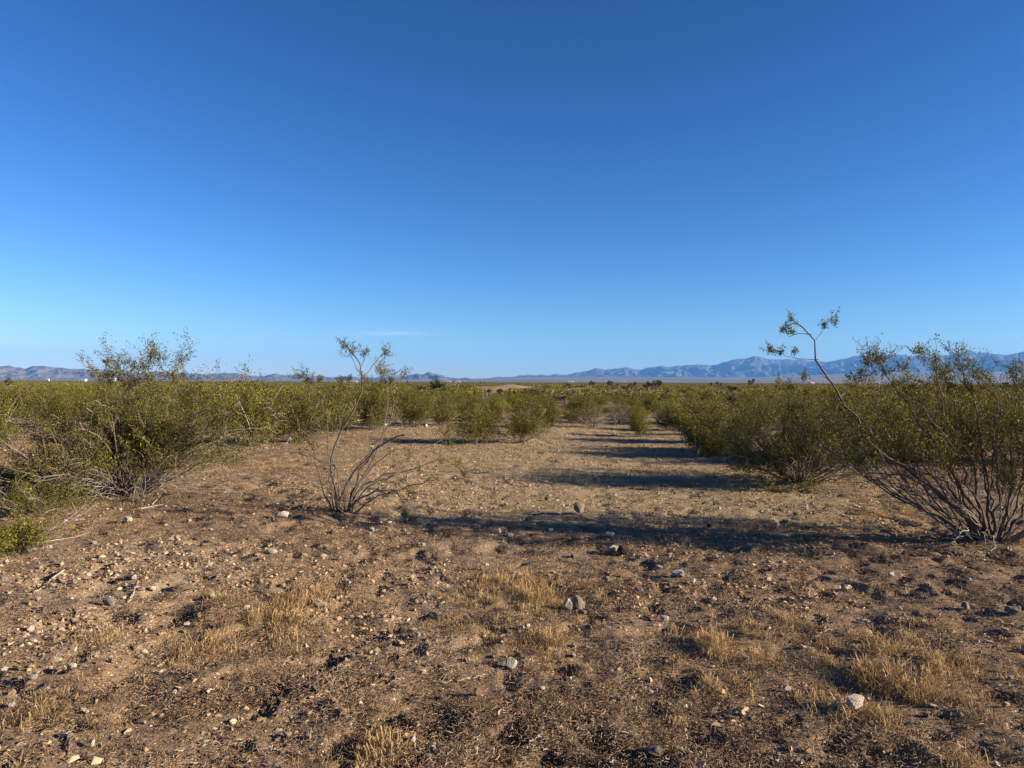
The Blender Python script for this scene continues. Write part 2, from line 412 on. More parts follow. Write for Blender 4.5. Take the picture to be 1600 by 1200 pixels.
# ------------------------------------------------------------------ ground
def build_ground():
    front = np.radians(52)
    th = np.concatenate([np.linspace(-math.pi, -front, 60, endpoint=False), np.linspace(-front, front, 470, endpoint=False), np.linspace(front, math.pi, 60, endpoint=False)])
    r = [0.6]
    while r[-1] < 19000:
        q = r[-1]; st = 0.0062 if q < 30 else (0.012 if q < 300 else 0.022)
        if q < 2: st = .03
        r.append(q * (1 + st))
    r = np.array(r); nt_, nr = len(th), len(r)
    X = (r[:, None] * np.sin(th)[None]).ravel(); Y = (r[:, None] * np.cos(th)[None]).ravel()
    Z = height(X, Y)
    V = np.stack([X, Y, Z], 1); V = np.concatenate([V, [[0, 0, hz(0, 0)]]])
    i = np.arange(nr - 1)[:, None] * nt_; j = np.arange(nt_)[None]; j2 = (j + 1) % nt_
    q = np.stack([i + j, i + j2, i + nt_ + j2, i + nt_ + j], -1).reshape(-1, 4)[:, ::-1]
    c = len(V) - 1; jj = np.arange(nt_); t = np.stack([np.full(nt_, c), (jj + 1) % nt_, jj], 1)
    x, y = V[:, 0], V[:, 1]; rr = np.hypot(x, y)
    wob = 0.6 + 0.8 * fbm(x / .7, y / .7, 31, 4)
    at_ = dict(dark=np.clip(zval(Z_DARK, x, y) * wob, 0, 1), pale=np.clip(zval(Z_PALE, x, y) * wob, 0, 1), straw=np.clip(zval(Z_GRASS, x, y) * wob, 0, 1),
               clear=np.clip(clearing(x, y) * sst(7, 11, y) + .5 * sst(30, 80, rr), 0, 1), far=sst(250, 900, rr), valley=sst(2200, 5000, y))
    me = new_mesh('ground', V, [q, t], M_soil, smooth=True, attrs=at_)
    return tag(link('ground', me), 'stony reddish brown desert soil and pale gravel wash reaching to the far valley', None, None, 'structure')
build_ground()

# ------------------------------------------------------------------ mountains
RIDGE = [(-300, 572), (-60, 575), (0, 572), (15, 571), (30, 575), (40, 576), (55, 571), (75, 573), (95, 575), (112, 577), (122, 576), (150, 577), (175, 579), (200, 582), (215, 584), (232, 582), (245, 579), (258, 581), (275, 584), (300, 584), (318, 585), (345, 583), (368, 583),
         (385, 586), (402, 588), (412, 588), (422, 585), (430, 584), (447, 586), (462, 586), (475, 589), (500, 588), (520, 589), (540, 588), (548, 587), (562, 590), (575, 589), (600, 590), (620, 590), (638, 586.5), (650, 583.5), (659, 584.5), (668, 582), (682, 584), (697, 588), (716, 592), (728, 590), (739, 593), (752, 595), (775, 597), (800, 600)]
RIDGE_R = [(690, 599), (730, 596), (748, 594.5), (760, 591), (780, 589), (800, 589), (815, 586.5), (825, 585), (850, 586.5), (870, 585), (881, 587), (890, 584), (900, 582), (913, 581), (931, 575), (945, 577), (961, 575), (980, 574.5), (1000, 578), (1015, 574), (1032, 572), (1050, 573), (1065, 571), (1080, 569.5),
           (1100, 570), (1118, 569.5), (1135, 565), (1150, 561.5), (1168, 560), (1177, 556), (1186, 557), (1200, 561), (1225, 561), (1255, 562), (1275, 564), (1292, 566.5), (1310, 562), (1337, 556.5), (1357, 556), (1380, 555), (1400, 554), (1430, 557), (1455, 557.5), (1470, 556), (1482, 555), (1500, 550.5), (1510, 549), (1526, 550), (1550, 551), (1565, 554), (1580, 553), (1600, 549), (1640, 551), (1700, 558), (1800, 565), (1900, 560)]
def build_range(name, prof, y0, yr, y1, mat, seed, nsc, label, baseoff):
    px = np.array([p[0] for p in prof], float); py = np.array([p[1] for p in prof], float)
    us = np.linspace(px[0], px[-1], 900)
    ys = np.interp(us, px, py) + 3.6 * (fbm(us / 11, us * 0, seed + 20, 4, .6) - .5)
    dirs = np.stack([(us - CX) / F, -(ys - CY) / F, -np.ones_like(us)], 1) @ R3.T
    slope = dirs[:, 2] / dirs[:, 1]; ux = dirs[:, 0] / dirs[:, 1]
    rows = np.linspace(y0, y1, 150)
    Yg = rows[:, None] * np.ones_like(us)[None]
    Xg = ux[None] * Yg
    zr = CAMZ + slope * yr
    zr = zr[None] * np.ones_like(Yg)
    base = bajada(Xg, Yg) + baseoff
    t = (Yg - y0) / (yr - y0)
    wx = Xg + 500 * (fbm(Xg / 1500, Yg / 1500, seed + 3, 3) - .5)
    rid = 1 - np.abs(2 * fbm(wx / nsc, Yg / (nsc * 1.6), seed, 5, .55) - 1) * 2.2
    rid2 = 1 - np.abs(2 * fbm(wx / (nsc * .35), Yg / (nsc * .5), seed + 9, 4, .55) - 1) * 2.2
    tt = np.clip(t, 0, 1)
    S = np.where(t <= 1, tt ** (1.25 + 0.9 * (1 - np.clip(rid, 0, 1))), 1 - 1.3 * (t - 1))
    S = S + (0.5 * (rid - .55) + 0.34 * (rid2 - .5)) * np.sin(np.clip(tt, 0, 1) * math.pi) ** .7 * (t <= 1)
    S = np.minimum(S, 0.12 + 0.88 * tt + .0)
    Z = base + (zr - base) * np.clip(S, -0.2, 1.02)
    Z = np.where(t < 0.001, base - 60, Z)
    V = np.stack([Xg.ravel(), Yg.ravel(), Z.ravel()], 1)
    nc = len(us); i = np.arange(len(rows) - 1)[:, None] * nc; j = np.arange(nc - 1)[None]
    q = np.stack([i + j, i + j + 1, i + nc + j + 1, i + nc + j], -1).reshape(-1, 4)
    tag(link(name, new_mesh(name, V, [q], mat, smooth=True)), label, None, None, 'structure')
build_range('hills', RIDGE, 7200, 9000, 10500, M_hillL, 41, 650, 'low mauve brown desert hills along the left horizon', 0)
build_range('mountains', RIDGE_R, 12000, 14500, 17500, M_hillR, 57, 800, 'long hazy blue mountain range rising to the right', 0)

# haze
hz_min, hz_max = (-20500, -19500, -40), (20500, 19600, 720)
bm = bmesh.new(); bmesh.ops.create_cube(bm, size=1)
for v in bm.verts: v.co = Vector([(hz_min[k] + hz_max[k]) / 2 + v.co[k] * (hz_max[k] - hz_min[k]) for k in range(3)])
me = bpy.data.meshes.new('haze'); bm.to_mesh(me); bm.free()
mh, nt, out = mat_new('haze_air'); b = NB(nt)
pv = b.node('ShaderNodeVolumePrincipled'); pv.inputs['Color'].default_value = (.13, .41, 1, 1); pv.inputs['Density'].default_value = 4.4e-5; pv.inputs['Anisotropy'].default_value = 0.0
nt.links.new(pv.outputs[0], out.inputs['Volume'])
me.materials.append(mh)
tag(link('haze', me), 'thin blue air haze over the far valley', None, None, 'stuff')

# ------------------------------------------------------------------ creosote bushes
def perp(d, rng):
    v = rng.normal(size=d.shape); v -= (v * d).sum(-1, keepdims=True) * d
    return v / (np.linalg.norm(v, axis=-1, keepdims=True) + 1e-9)
def grow(P0, D, L, N, rng, up=0.25, jit=0.10, droop=0.0):
    """vectorised crooked polylines: starts P0 (M,3), directions D, lengths L"""
    M = len(P0); P = np.zeros((M, N, 3)); P[:, 0] = P0; d = D / (np.linalg.norm(D, axis=1, keepdims=True) + 1e-9)
    for i in range(1, N):
        t = i / (N - 1)
        d = d + rng.normal(size=(M, 3)) * jit + np.array([0, 0, up / N]) - np.array([0, 0, droop * t / N])
        d /= np.linalg.norm(d, axis=1, keepdims=True)
        P[:, i] = P[:, i - 1] + d * (L / (N - 1))[:, None]
    return P
def pick(P, per, lo, hi, rng):
    """points and tangents along polylines"""
    M, N, _ = P.shape; idx = np.repeat(np.arange(M), per); t = rng.uniform(lo, hi, len(idx)) * (N - 1)
    i = np.minimum(t.astype(int), N - 2); f = (t - i)[:, None]
    a, bb = P[idx, i], P[idx, i + 1]; T = bb - a; T /= np.linalg.norm(T, axis=1, keepdims=True) + 1e-9
    return a + (bb - a) * f, T, idx, t / (N - 1)

class Bush: pass
def bush_core(rng, H, R, nst, nch, ntw, nlf, leaf, tilt=(8, 62), rad=.011, spread=.028, twig=.22, low=0.25, stemsP=None, az=None, lobes=0.35):
    """returns Bush with stem tubes and leaf points"""
    o = Bush(); tb = Tubes()
    a = rng.uniform(0, 2 * math.pi, nst) if az is None else rng.uniform(az[0], az[1], nst)
    tl = np.radians(tilt[0] + (tilt[1] - tilt[0]) * rng.uniform(0, 1, nst) ** .75)
    D = np.stack([np.cos(a) * np.sin(tl), np.sin(a) * np.sin(tl), np.cos(tl)], 1)
    env = 1 / np.sqrt((np.sin(tl) / R) ** 2 + (np.cos(tl) / H) ** 2)
    L = env * rng.uniform(1 - lobes, 1.06, nst)
    P0 = np.stack([np.cos(a) * .07 * R, np.sin(a) * .07 * R, -0.04 * np.ones(nst)], 1) * rng.uniform(.3, 1, nst)[:, None]
    P = grow(P0, D, L, 9, rng, up=.5, jit=.125)
    if stemsP is not None: P = np.concatenate([P, stemsP]) if nst else stemsP
    M = len(P); Ls = np.linalg.norm(np.diff(P, axis=1), axis=2).sum(1)
    r0 = rad * rng.uniform(.6, 1.25, M) * np.clip(Ls / 1.3, .5, 1.4)
    tb.add(P, r0[:, None] * np.linspace(1, .28, P.shape[1])[None], 5, rng.uniform(0, 1, M))
    p, T, ix, t = pick(P, nch, low, .97, rng)
    D2 = T + perp(T, rng) * rng.uniform(.35, .95, len(p))[:, None] + [0, 0, .15]
    L2 = Ls[ix] * (.42 - .22 * t) * rng.uniform(.6, 1.2, len(p))
    C = grow(p, D2, L2, 6, rng, up=.45, jit=.14)
    tb.add(C, (r0[ix] * .42)[:, None] * np.linspace(1, .35, 6)[None], 3, rng.uniform(0, 1, len(p)))
    p, T, ix2, t2 = pick(C, ntw, .2, 1, rng)
    D3 = T + perp(T, rng) * rng.uniform(.4, 1.1, len(p))[:, None] + [0, 0, .25]
    W = grow(p, D3, twig * rng.uniform(.5, 1.3, len(p)) * (.5 + .5 * H), 4, rng, up=.3, jit=.16)
    tb.add(W, (np.full(len(p), rad * .12)[:, None]) * np.linspace(1, .6, 4)[None], 3, rng.uniform(0, 1, len(p)))
    q, T, ix3, t3 = pick(W, nlf, .25, 1.05, rng)
    q = q + rng.normal(size=q.shape) * spread
    shoot = (.45 * rng.uniform(0, 1, len(C))[ix2] * rng.uniform(.5, 1, len(W)))[ix3]
    o.leafP = q; o.leafS = leaf * rng.uniform(.6, 1.4, len(q)); o.leafT = np.clip(shoot + rng.uniform(0, .55, len(q)), 0, .96)
    fl = rng.uniform(size=len(q)) > .994; o.leafT[fl] = 1.0
    keep = (o.leafP[:, 2] > .05) & (rng.uniform(size=len(q)) < np.clip(.42 + o.leafP[:, 2] / (.42 * H), 0, 1))
    o.leafP, o.leafS, o.leafT = o.leafP[keep], o.leafS[keep], o.leafT[keep]
    o.tubes = tb; o.P = P; return o
def dead_twigs(rng, n, reach, zmax, rad=.006, az=None, droop=1.4, z0=.15):
    tb = Tubes()
    a = rng.uniform(0, 2 * math.pi, n) if az is None else rng.uniform(az[0], az[1], n)
    el = np.radians(rng.uniform(5, 50, n))
    D = np.stack([np.cos(a) * np.cos(el), np.sin(a) * np.cos(el), np.sin(el)], 1)
    P0 = D * rng.uniform(.05, .45, n)[:, None] * reach; P0[:, 2] = np.minimum(P0[:, 2] * .5, zmax) + rng.uniform(.0, z0, n)
    P = grow(P0, D, reach * rng.uniform(.35, .85, n), 9, rng, up=0, jit=.16, droop=droop)
    P[:, :, 2] = np.maximum(P[:, :, 2], .012)
    tb.add(P, (rad * rng.uniform(.5, 1.2, n))[:, None] * np.linspace(1, .35, 9)[None], 4, rng.uniform(0, 1, n))
    p, T, ix, t = pick(P, 4, .15, .95, rng)
    C = grow(p, T + perp(T, rng) * .8, reach * .28 * rng.uniform(.4, 1.1, len(p)), 6, rng, up=0, jit=.2, droop=droop)
    C[:, :, 2] = np.maximum(C[:, :, 2], .01)
    tb.add(C, (rad * .5 * np.ones(len(p)))[:, None] * np.linspace(1, .4, 6)[None], 3, rng.uniform(0, 1, len(p)))
    return tb
def resample(pts, n):
    pts = np.asarray(pts, float); d = np.r_[0, np.cumsum(np.linalg.norm(np.diff(pts, axis=0), axis=1))]
    t = np.linspace(0, d[-1], n); return np.stack([np.interp(t, d, pts[:, k]) for k in range(pts.shape[1])], 1)
def traced(base, pxs, dy, rng, n=14, jit=.013):
    """a stem read off the photo; dy moves its tip nearer or farther than the root"""
    k = len(pxs); pts = []
    for i, (a, c) in enumerate(pxs):
        f = i / (k - 1); pts.append(at_depth(a, c, base[1] + dy * f) - np.array(base))
    P = resample(pts, n); P[1:] += rng.normal(size=(n - 1, 3)) * jit; return P
def clusters(base, lst, rng, depth_sd, leaf, per=10, dens=1.0):
    """sprays of fine leafy shoots round given spots of the photo"""
    tb = Tubes(); LP, LS, LT = [], [], []
    for (cx, cy, r, dy) in lst:
        c = at_depth(cx, cy, base[1] + dy) - np.array(base); rr = r / F * (base[1] + dy)
        m = int(max(5, per * (r / 12.) ** 1.3))
        s0 = c + np.array([0, 0, -1.2 * rr]) + rng.normal(size=(m, 3)) * rr * .34
        D = rng.normal(size=(m, 3)) * .6 + [0, 0, .9]
        W = grow(s0, D, rr * rng.uniform(1., 2.7, m), 5, rng, up=.3, jit=.22)
        tb.add(W, np.full((m, 5), .0018), 3, rng.uniform(0, 1, m))
        q, T, ix, t = pick(W, int(26 * dens), .10, 1.05, rng); q = q + rng.normal(size=q.shape) * .014
        LP.append(q); LS.append(leaf * rng.uniform(.6, 1.4, len(q))); LT.append(np.clip(rng.uniform(0, .5, m)[ix] + rng.uniform(.1, .6, len(q)), 0, .96))
    return tb, np.concatenate(LP), np.concatenate(LS), np.concatenate(LT)
def put_bush(name, loc, label, group, cat, tubes, leaves, dead, rng, lmat=None, asp=.55):
    e = empty(name, loc); tag(e, label, cat, group)
    link('branches', tubes.mesh('branches', M_stem), e)
    if leaves is not None: link('foliage', leaf_mesh('foliage', leaves[0], leaves[1], leaves[2], lmat or M_leaf, rng, asp), e)
    if dead is not None: link('dead_branches', dead.mesh('dead_branches', M_dead), e)
    return e
def merge(t1, t2):
    for v, f, c in zip(t2.V, t2.Fq, t2.T): t1.V.append(v); t1.Fq.append(f + t1.n); t1.T.append(c)
    t1.n += t2.n
GB = 'creosote bushes of the desert flat'

def hero_centre():
    rng = np.random.default_rng(5); base = at(537, 808)
    S = [([(526, 808), (518, 770), (513, 735), (515, 692), (512, 662), (506, 640), (499, 612), (485, 592), (470, 578)], .25),
         ([(537, 806), (531, 790), (537, 764), (555, 737), (585, 703), (610, 688), (634, 677)], -.3),
         ([(541, 806), (549, 775), (570, 740), (593, 700), (603, 660), (603, 630), (602, 600), (596, 575)], .3),
         ([(528, 806), (519, 750), (517, 713), (525, 692), (533, 670), (547, 647), (560, 625), (568, 604), (565, 588), (559, 561), (549, 548), (536, 532)], 0),
         ([(533, 806), (528, 760), (530, 735), (520, 726), (512, 725), (475, 710), (445, 706), (436, 694)], -.2),
         ([(543, 806), (560, 780), (585, 768), (615, 765), (637, 795)], -.25),
         ([(543, 804), (560, 762), (600, 742), (650, 733), (690, 716), (727, 737)], .5),
         ([(540, 806), (556, 765), (578, 735), (615, 700), (655, 705), (690, 690), (702, 672)], .8),
         ([(530, 806), (524, 770), (520, 740), (522, 705), (530, 680), (528, 640), (525, 620)], .5),
         ([(539, 806), (540, 780), (545, 750), (565, 722), (590, 690)], -.5),
         ([(545, 806), (575, 785), (605, 770), (645, 760), (680, 745)], -.1),
         ([(524, 806), (515, 790), (505, 770), (498, 745), (490, 700), (480, 690)], .3),
         ([(543, 806), (552, 790), (566, 770), (590, 752), (612, 742)], -.5),
         ([(541, 806), (548, 770), (570, 726), (596, 690), (611, 650), (614, 620), (612, 590)], .4)]
    P = np.stack([traced(base, s, d, rng) for s, d in S]); tb = Tubes()
    rr = rng.uniform(.0055, .0095, len(S)); rr[1] = .012; rr[3] = .010
    tb.add(P, 1.2 * rr[:, None] * np.linspace(1.15, .6, 14)[None], 6, rng.uniform(0, .4, len(S)))
    B = [([(566, 590), (576, 580), (584, 569), (595, 556), (604, 546)], .0), ([(563, 575), (572, 556), (573, 546)], 0), ([(549, 548), (556, 545), (561, 540)], 0), ([(603, 610), (620, 590), (632, 580)], .2), ([(568, 600), (557, 575), (548, 555), (543, 540)], .05)]
    P2 = np.stack([traced((base[0], base[1], base[2]), s, d, rng, 8, .004) for s, d in B]); tb.add(P2, np.full((len(B), 8), .0045), 4, rng.uniform(.3, 1, len(B)))
    # fine side twigs
    p, T, ix, t = pick(P, 7, .12, .95, rng)
    C = grow(p, T + perp(T, rng) * .55, rng.uniform(.12, .42, len(p)), 6, rng, up=.2, jit=.13)
    tb.add(C, np.full((len(p), 1), .0026) * np.linspace(1, .5, 6)[None], 3, rng.uniform(.1, .9, len(p)))
    small = bush_core(rng, .75, .5, 8, 3, 1, 1, .012, (5, 50), rad=.006, low=.3)
    merge(tb, small.tubes)
    cl = [(468, 578, 9, .25), (480, 585, 9, .25), (488, 592, 7, .2), (537, 533, 8, 0), (549, 545, 8, 0), (572, 546, 9, 0), (603, 545, 8, 0), (593, 566, 11, .1), (598, 578, 11, .2), (611, 584, 11, .3), (612, 592, 9, .35), (570, 586, 6, 0), (572, 595, 6, 0),
          (631, 579, 8, .2), (500, 588, 5, .3), (532, 590, 5, .4), (487, 690, 9, .2), (470, 700, 6, .2), (463, 682, 8, .2), (525, 625, 7, .5), (700, 672, 9, .8), (704, 690, 9, .8), (727, 735, 8, .5), (715, 715, 9, .6), (636, 762, 7, -.2), (680, 745, 6, 0), (508, 640, 7, .3), (600, 640, 6, .3), (585, 600, 8, .2), (612, 625, 7, .3), (555, 640, 6, .1), (540, 600, 7, .1), (520, 605, 7, .3), (655, 730, 6, .3), (690, 715, 7, .5), (640, 705, 6, .5), (545, 590, 4, .3)]
    t2, LP, LS, LT = clusters(base, cl, rng, .1, .017, per=12, dens=1.5); merge(tb, t2)
    q, T, ix, t = pick(C, 5, .5, 1, rng); k = rng.uniform(size=len(q)) < .8; q = q[k] + rng.normal(size=(k.sum(), 3)) * .012
    LP = np.concatenate([LP, q]); LS = np.concatenate([LS, np.full(len(q), .014)]); LT = np.concatenate([LT, rng.uniform(.1, .8, len(q))])
    d = dead_twigs(rng, 12, .8, .3, .0035, droop=.8)
    put_bush('creosote_bush', base, 'tall sparse creosote bush with bare grey stems and tufted tips, alone left of centre', GB, 'bush', tb, (LP, LS, LT), d, rng)

def hero_right():
    rng = np.random.default_rng(8); base = at(1548, 845)
    S = [([(1540, 845), (1533, 830), (1500, 800), (1450, 757), (1390, 717), (1350, 690), (1347, 670), (1337, 653), (1310, 625), (1293, 593), (1278, 560), (1275, 530), (1260, 520), (1247, 503), (1235, 494)], .1, .019),
         ([(1538, 845), (1517, 820), (1483, 780), (1437, 753), (1383, 740), (1337, 737), (1317, 727), (1290, 735)], -.2, .013),
         ([(1545, 845), (1528, 800), (1500, 762), (1463, 697), (1433, 653), (1397, 603), (1380, 573), (1363, 545)], .3, .013),
         ([(1547, 845), (1537, 817), (1530, 780), (1517, 703), (1497, 683), (1477, 657), (1468, 610), (1458, 560)], .0, .012),
         ([(1552, 845), (1546, 800), (1542, 740), (1530, 660), (1518, 610), (1503, 575), (1497, 545)], .4, .012),
         ([(1558, 845), (1575, 800), (1580, 740), (1585, 650), (1593, 590), (1588, 560)], .1, .012),
         ([(1550, 845), (1535, 790), (1515, 760), (1500, 715), (1475, 680), (1440, 640), (1410, 600)], -.5, .010),
         ([(1546, 845), (1510, 800), (1470, 780), (1440, 772), (1428, 765)], -.4, .010),
         ([(1550, 845), (1560, 790), (1560, 740), (1548, 690), (1560, 640), (1550, 600)], -.4, .012),
         ([(1562, 845), (1600, 800), (1640, 740), (1650, 660), (1640, 590)], .0, .013),
         ([(1556, 845), (1590, 790), (1610, 720), (1630, 650), (1620, 600)], .5, .013),
         ([(1545, 845), (1520, 805), (1490, 745), (1455, 715), (1420, 700), (1380, 690)], .5, .010),
         ([(1549, 845), (1540, 770), (1535, 720), (1510, 670), (1490, 620), (1480, 585)], .7, .010),
         ([(1541, 845), (1500, 812), (1462, 792), (1430, 783)], .2, .007),
         ([(1543, 845), (1509, 790), (1470, 745), (1420, 728), (1370, 715), (1330, 702)], .7, .009),
         ([(1552, 845), (1549, 780), (1554, 710), (1575, 655), (1570, 610)], .6, .011)]
    P = np.stack([traced(base, s, d, rng, 18, .015) for s, d, _ in S]); rr = np.array([r for *_, r in S]); tb = Tubes()
    tb.add(P, rr[:, None] * np.linspace(1.25, .30, 18)[None], 7, rng.uniform(0, .35, len(S)))
    B = [([(1279, 562), (1255, 561), (1230, 558), (1217, 550), (1203, 541)], .05), ([(1275, 530), (1284, 520), (1290, 505), (1302, 496)], .05), ([(1308, 623), (1303, 620), (1260, 623), (1240, 637)], 0),
         ([(1268, 522), (1245, 521), (1232, 527), (1228, 515)], .05), ([(1293, 593), (1285, 586), (1278, 580)], 0), ([(1310, 625), (1322, 610), (1330, 590)], .2)]
    P2 = np.stack([traced(base, s, d + .1, rng, 9, .004) for s, d in B]); tb.add(P2, np.full((len(B), 9), .0042) * np.linspace(1, .5, 9)[None], 4, rng.uniform(.3, 1, len(B)))
    p, T, ix, t = pick(P[1:], 9, .25, .97, rng)
    C = grow(p, T + perp(T, rng) * .7 + [0, 0, .1], rng.uniform(.15, .5, len(p)), 7, rng, up=.35, jit=.15)
    tb.add(C, np.full((len(p), 1), .0042) * np.linspace(1, .4, 7)[None], 3, rng.uniform(0, .9, len(p)))
    p, T, ix, t = pick(C, 4, .3, 1, rng)
    W = grow(p, T + perp(T, rng) * .8 + [0, 0, .3], rng.uniform(.07, .2, len(p)), 4, rng, up=.3, jit=.15)
    tb.add(W, np.full((len(p), 4), .0017), 3, rng.uniform(0, .9, len(p)))
    q, T, ix, t = pick(W, 15, .2, 1.05, rng); q = q + rng.normal(size=q.shape) * .016
    k = (q[:, 2] > .55) & (rng.uniform(size=len(q)) < np.clip((q[:, 2] - .5) / .5, .08, 1)); q = q[k]
    LT0 = np.clip(rng.uniform(0, .45, len(W))[ix[k]] + rng.uniform(0, .5, len(q)), 0, .95)
    small = bush_core(rng, 1.42, 2.05, 34, 8, 6, 24, .021, (25, 68), rad=.009, low=.42, az=(-1.4, 3.3)); merge(tb, small.tubes); kk = small.leafP[:, 2] > .62 + .16 * (small.leafP[:, 0] < 0); small.leafP, small.leafS, small.leafT = small.leafP[kk], small.leafS[kk], small.leafT[kk]
    cl = [(1235, 494, 7, .1), (1226, 511, 7, .1), (1237, 514, 5, .1), (1203, 541, 8, .15), (1218, 546, 6, .1), (1242, 547, 5, .1), (1303, 495, 8, .1), (1290, 504, 6, .1), (1362, 543, 17, .3), (1375, 552, 13, .3), (1357, 560, 10, .3), (1385, 572, 10, .3), (1410, 566, 11, .25),
          (1345, 580, 11, .4), (1330, 585, 8, .4), (1436, 541, 10, 0), (1450, 553, 12, 0), (1462, 565, 10, 0), (1475, 575, 12, .3), (1485, 590, 14, .3), (1460, 592, 13, .1), (1498, 543, 9, .4), (1512, 562, 15, .4), (1530, 575, 12, .4), (1520, 590, 14, .3), (1543, 590, 10, .3), (1589, 568, 12, .1), (1596, 590, 12, .1), (1420, 600, 16, .2), (1400, 590, 12, -.2),
          (1440, 615, 14, .1), (1250, 630, 6, .1), (1290, 610, 5, .1), (1240, 640, 7, .1), (1260, 610, 5, .1), (1255, 585, 5, .1), (1238, 600, 6, .1), (1410, 690, 12, .5), (1390, 650, 14, .2), (1570, 735, 16, -.3), (1500, 640, 18, .2), (1550, 640, 18, .1), (1590, 650, 18, 0), (1460, 650, 16, .1), (1590, 690, 16, -.2), (1580, 750, 13, -.4), (1475, 720, 12, -.2), (1530, 700, 14, .2), (1360, 700, 10, .5), (1345, 716, 10, .5)]
    t2, LP, LS, LT = clusters(base, cl, rng, .1, .018, per=13, dens=1.3); merge(tb, t2)
    LP = np.concatenate([LP, q, small.leafP]); LS = np.concatenate([LS, .02 * rng.uniform(.6, 1.3, len(q)), small.leafS]); LT = np.concatenate([LT, LT0, small.leafT])
    d = dead_twigs(rng, 12, .9, .4, .005, droop=1.0, az=(2, 4.4))
    put_bush('creosote_bush', base, 'large creosote bush at the right edge, one long bare stem arching left over the skyline', GB, 'bush', tb, (LP, LS, LT), d, rng)

def hero_left():
    rng = np.random.default_rng(13); base = at(205, 772)
    S = [([(205, 770), (210, 700), (208, 640), (195, 600), (180, 570)], .2), ([(208, 770), (190, 700), (183, 640), (160, 605), (148, 575)], .0), ([(215, 770), (235, 690), (240, 620), (232, 580), (238, 548)], .3), ([(218, 770), (245, 700), (262, 640), (262, 600), (283, 575)], 0),
         ([(222, 770), (262, 690), (310, 650), (340, 636), (370, 660)], -.3), ([(222, 770), (270, 700), (320, 660), (355, 640)], .3), ([(220, 770), (260, 720), (300, 690), (345, 690), (400, 715)], .0), ([(200, 770), (160, 690), (145, 650), (150, 625), (143, 622)], -.5),
         ([(206, 770), (180, 680), (190, 620), (205, 600), (222, 590)], -.4), ([(215, 770), (232, 680), (225, 625), (243, 607)], -.5)]
    P = np.stack([traced(base, s, d, rng, 9, .02) for s, d in S])
    core = bush_core(rng, 1.16, 2.1, 84, 7, 6, 22, .024, (8, 82), rad=.011, low=.3, stemsP=P, lobes=.3)
    cl = [(148, 575, 9, 0), (160, 580, 9, 0), (180, 567, 14, .2), (172, 580, 13, .1), (190, 580, 12, .1), (203, 590, 10, .1), (208, 567, 8, .1), (237, 552, 11, .3), (232, 566, 8, .3), (222, 570, 8, .2), (248, 555, 7, .3), (270, 578, 10, 0), (285, 578, 9, 0), (276, 588, 10, 0), (165, 560, 6, .1), (233, 585, 8, .1)]
    t2, LP, LS, LT = clusters(base, cl, rng, .1, .021, per=13, dens=1.4); merge(core.tubes, t2)
    LP = np.concatenate([LP, core.leafP]); LS = np.concatenate([LS, core.leafS]); LT = np.concatenate([LT, core.leafT])
    d = dead_twigs(rng, 75, 1.55, .45, .0056, az=(-3.5, .35), droop=1.8, z0=.25)
    d2 = dead_twigs(rng, 26, 1.9, .5, .004, az=(-.5, .5), droop=1.3, z0=.4); merge(d, d2)
    S2 = [([(200, 700), (180, 640), (155, 630), (143, 625)], -.5), ([(195, 690), (160, 660), (137, 637)], -.6), ([(165, 700), (163, 740), (158, 775), (170, 787)], -1.0), ([(150, 715), (130, 755), (122, 775), (128, 785)], -1.0), ([(225, 690), (300, 648), (335, 636), (352, 645), (370, 660)], -.4),
          ([(225, 695), (270, 665), (315, 643), (345, 640)], -.5), ([(232, 625), (240, 615), (246, 609)], -.5), ([(205, 605), (212, 598), (225, 590)], -.3), ([(240, 740), (255, 760), (250, 775), (230, 795)], -1.0), ([(180, 645), (186, 610), (200, 595)], -.4), ([(100, 720), (70, 745), (40, 760), (0, 745)], -.6)]
    P3 = np.stack([traced(base, s, dd, rng, 10, .012) for s, dd in [(s, dd) for s, dd in S2]])
    d.add(P3, np.full((len(S2), 1), .008) * np.linspace(1, .5, 10)[None], 5, rng.uniform(.6, 1, len(S2)))
    put_bush('creosote_bush', base, 'big dense creosote bush with a skirt of pale dead twigs, left foreground', GB, 'bush', core.tubes, (LP, LS, LT), d, rng)

def hero_mid_right():
    rng = np.random.default_rng(21); base = at(1250, 752)
    core = bush_core(rng, 1.45, 1.75, 80, 7, 6, 14, .025, (8, 82), rad=.011, low=.15, lobes=.35)
    cl = [(1215, 592, 6, 0), (1225, 600, 7, 0), (1200, 610, 8, 0), (1155, 690, 14, -.4), (1165, 720, 14, -.6), (1210, 755, 14, -1.0), (1235, 770, 12, -1.2), (1232, 783, 9, -1.3), (1250, 755, 13, -1.1), (1195, 745, 12, -.9), (1215, 773, 8, -1.2), (1150, 725, 10, -.6), (1270, 745, 10, -1.0)]
    t2, LP, LS, LT = clusters(base, cl, rng, .1, .026, per=11, dens=1.0); merge(core.tubes, t2)
    d = dead_twigs(rng, 40, 1.5, .5, .005, az=(-3.4, .3), droop=1.2, z0=.3)
    LP = np.concatenate([LP, core.leafP]); LS = np.concatenate([LS, core.leafS]); LT = np.concatenate([LT, core.leafT])
    put_bush('creosote_bush', base, 'broad dark green creosote bush shading the wash, just left of the right-edge bush', GB, 'bush', core.tubes, (LP, LS, LT), d, rng)

def low_green(px, py, seed, H, R, label):
    rng = np.random.default_rng(seed); base = at(px, py)
    core = bush_core(rng, H, R, 40, 5, 4, 12, .019, (25, 86), rad=.006, low=.2, twig=.16, spread=.03)
    d = dead_twigs(rng, 12, R * 1.1, .1, .004, droop=.6, z0=.08)
    put_bush('low_shrub', base, label, 'low green shrubs at the left edge', 'shrub', core.tubes, (core.leafP, core.leafS, core.leafT), d, rng, M_leaf)

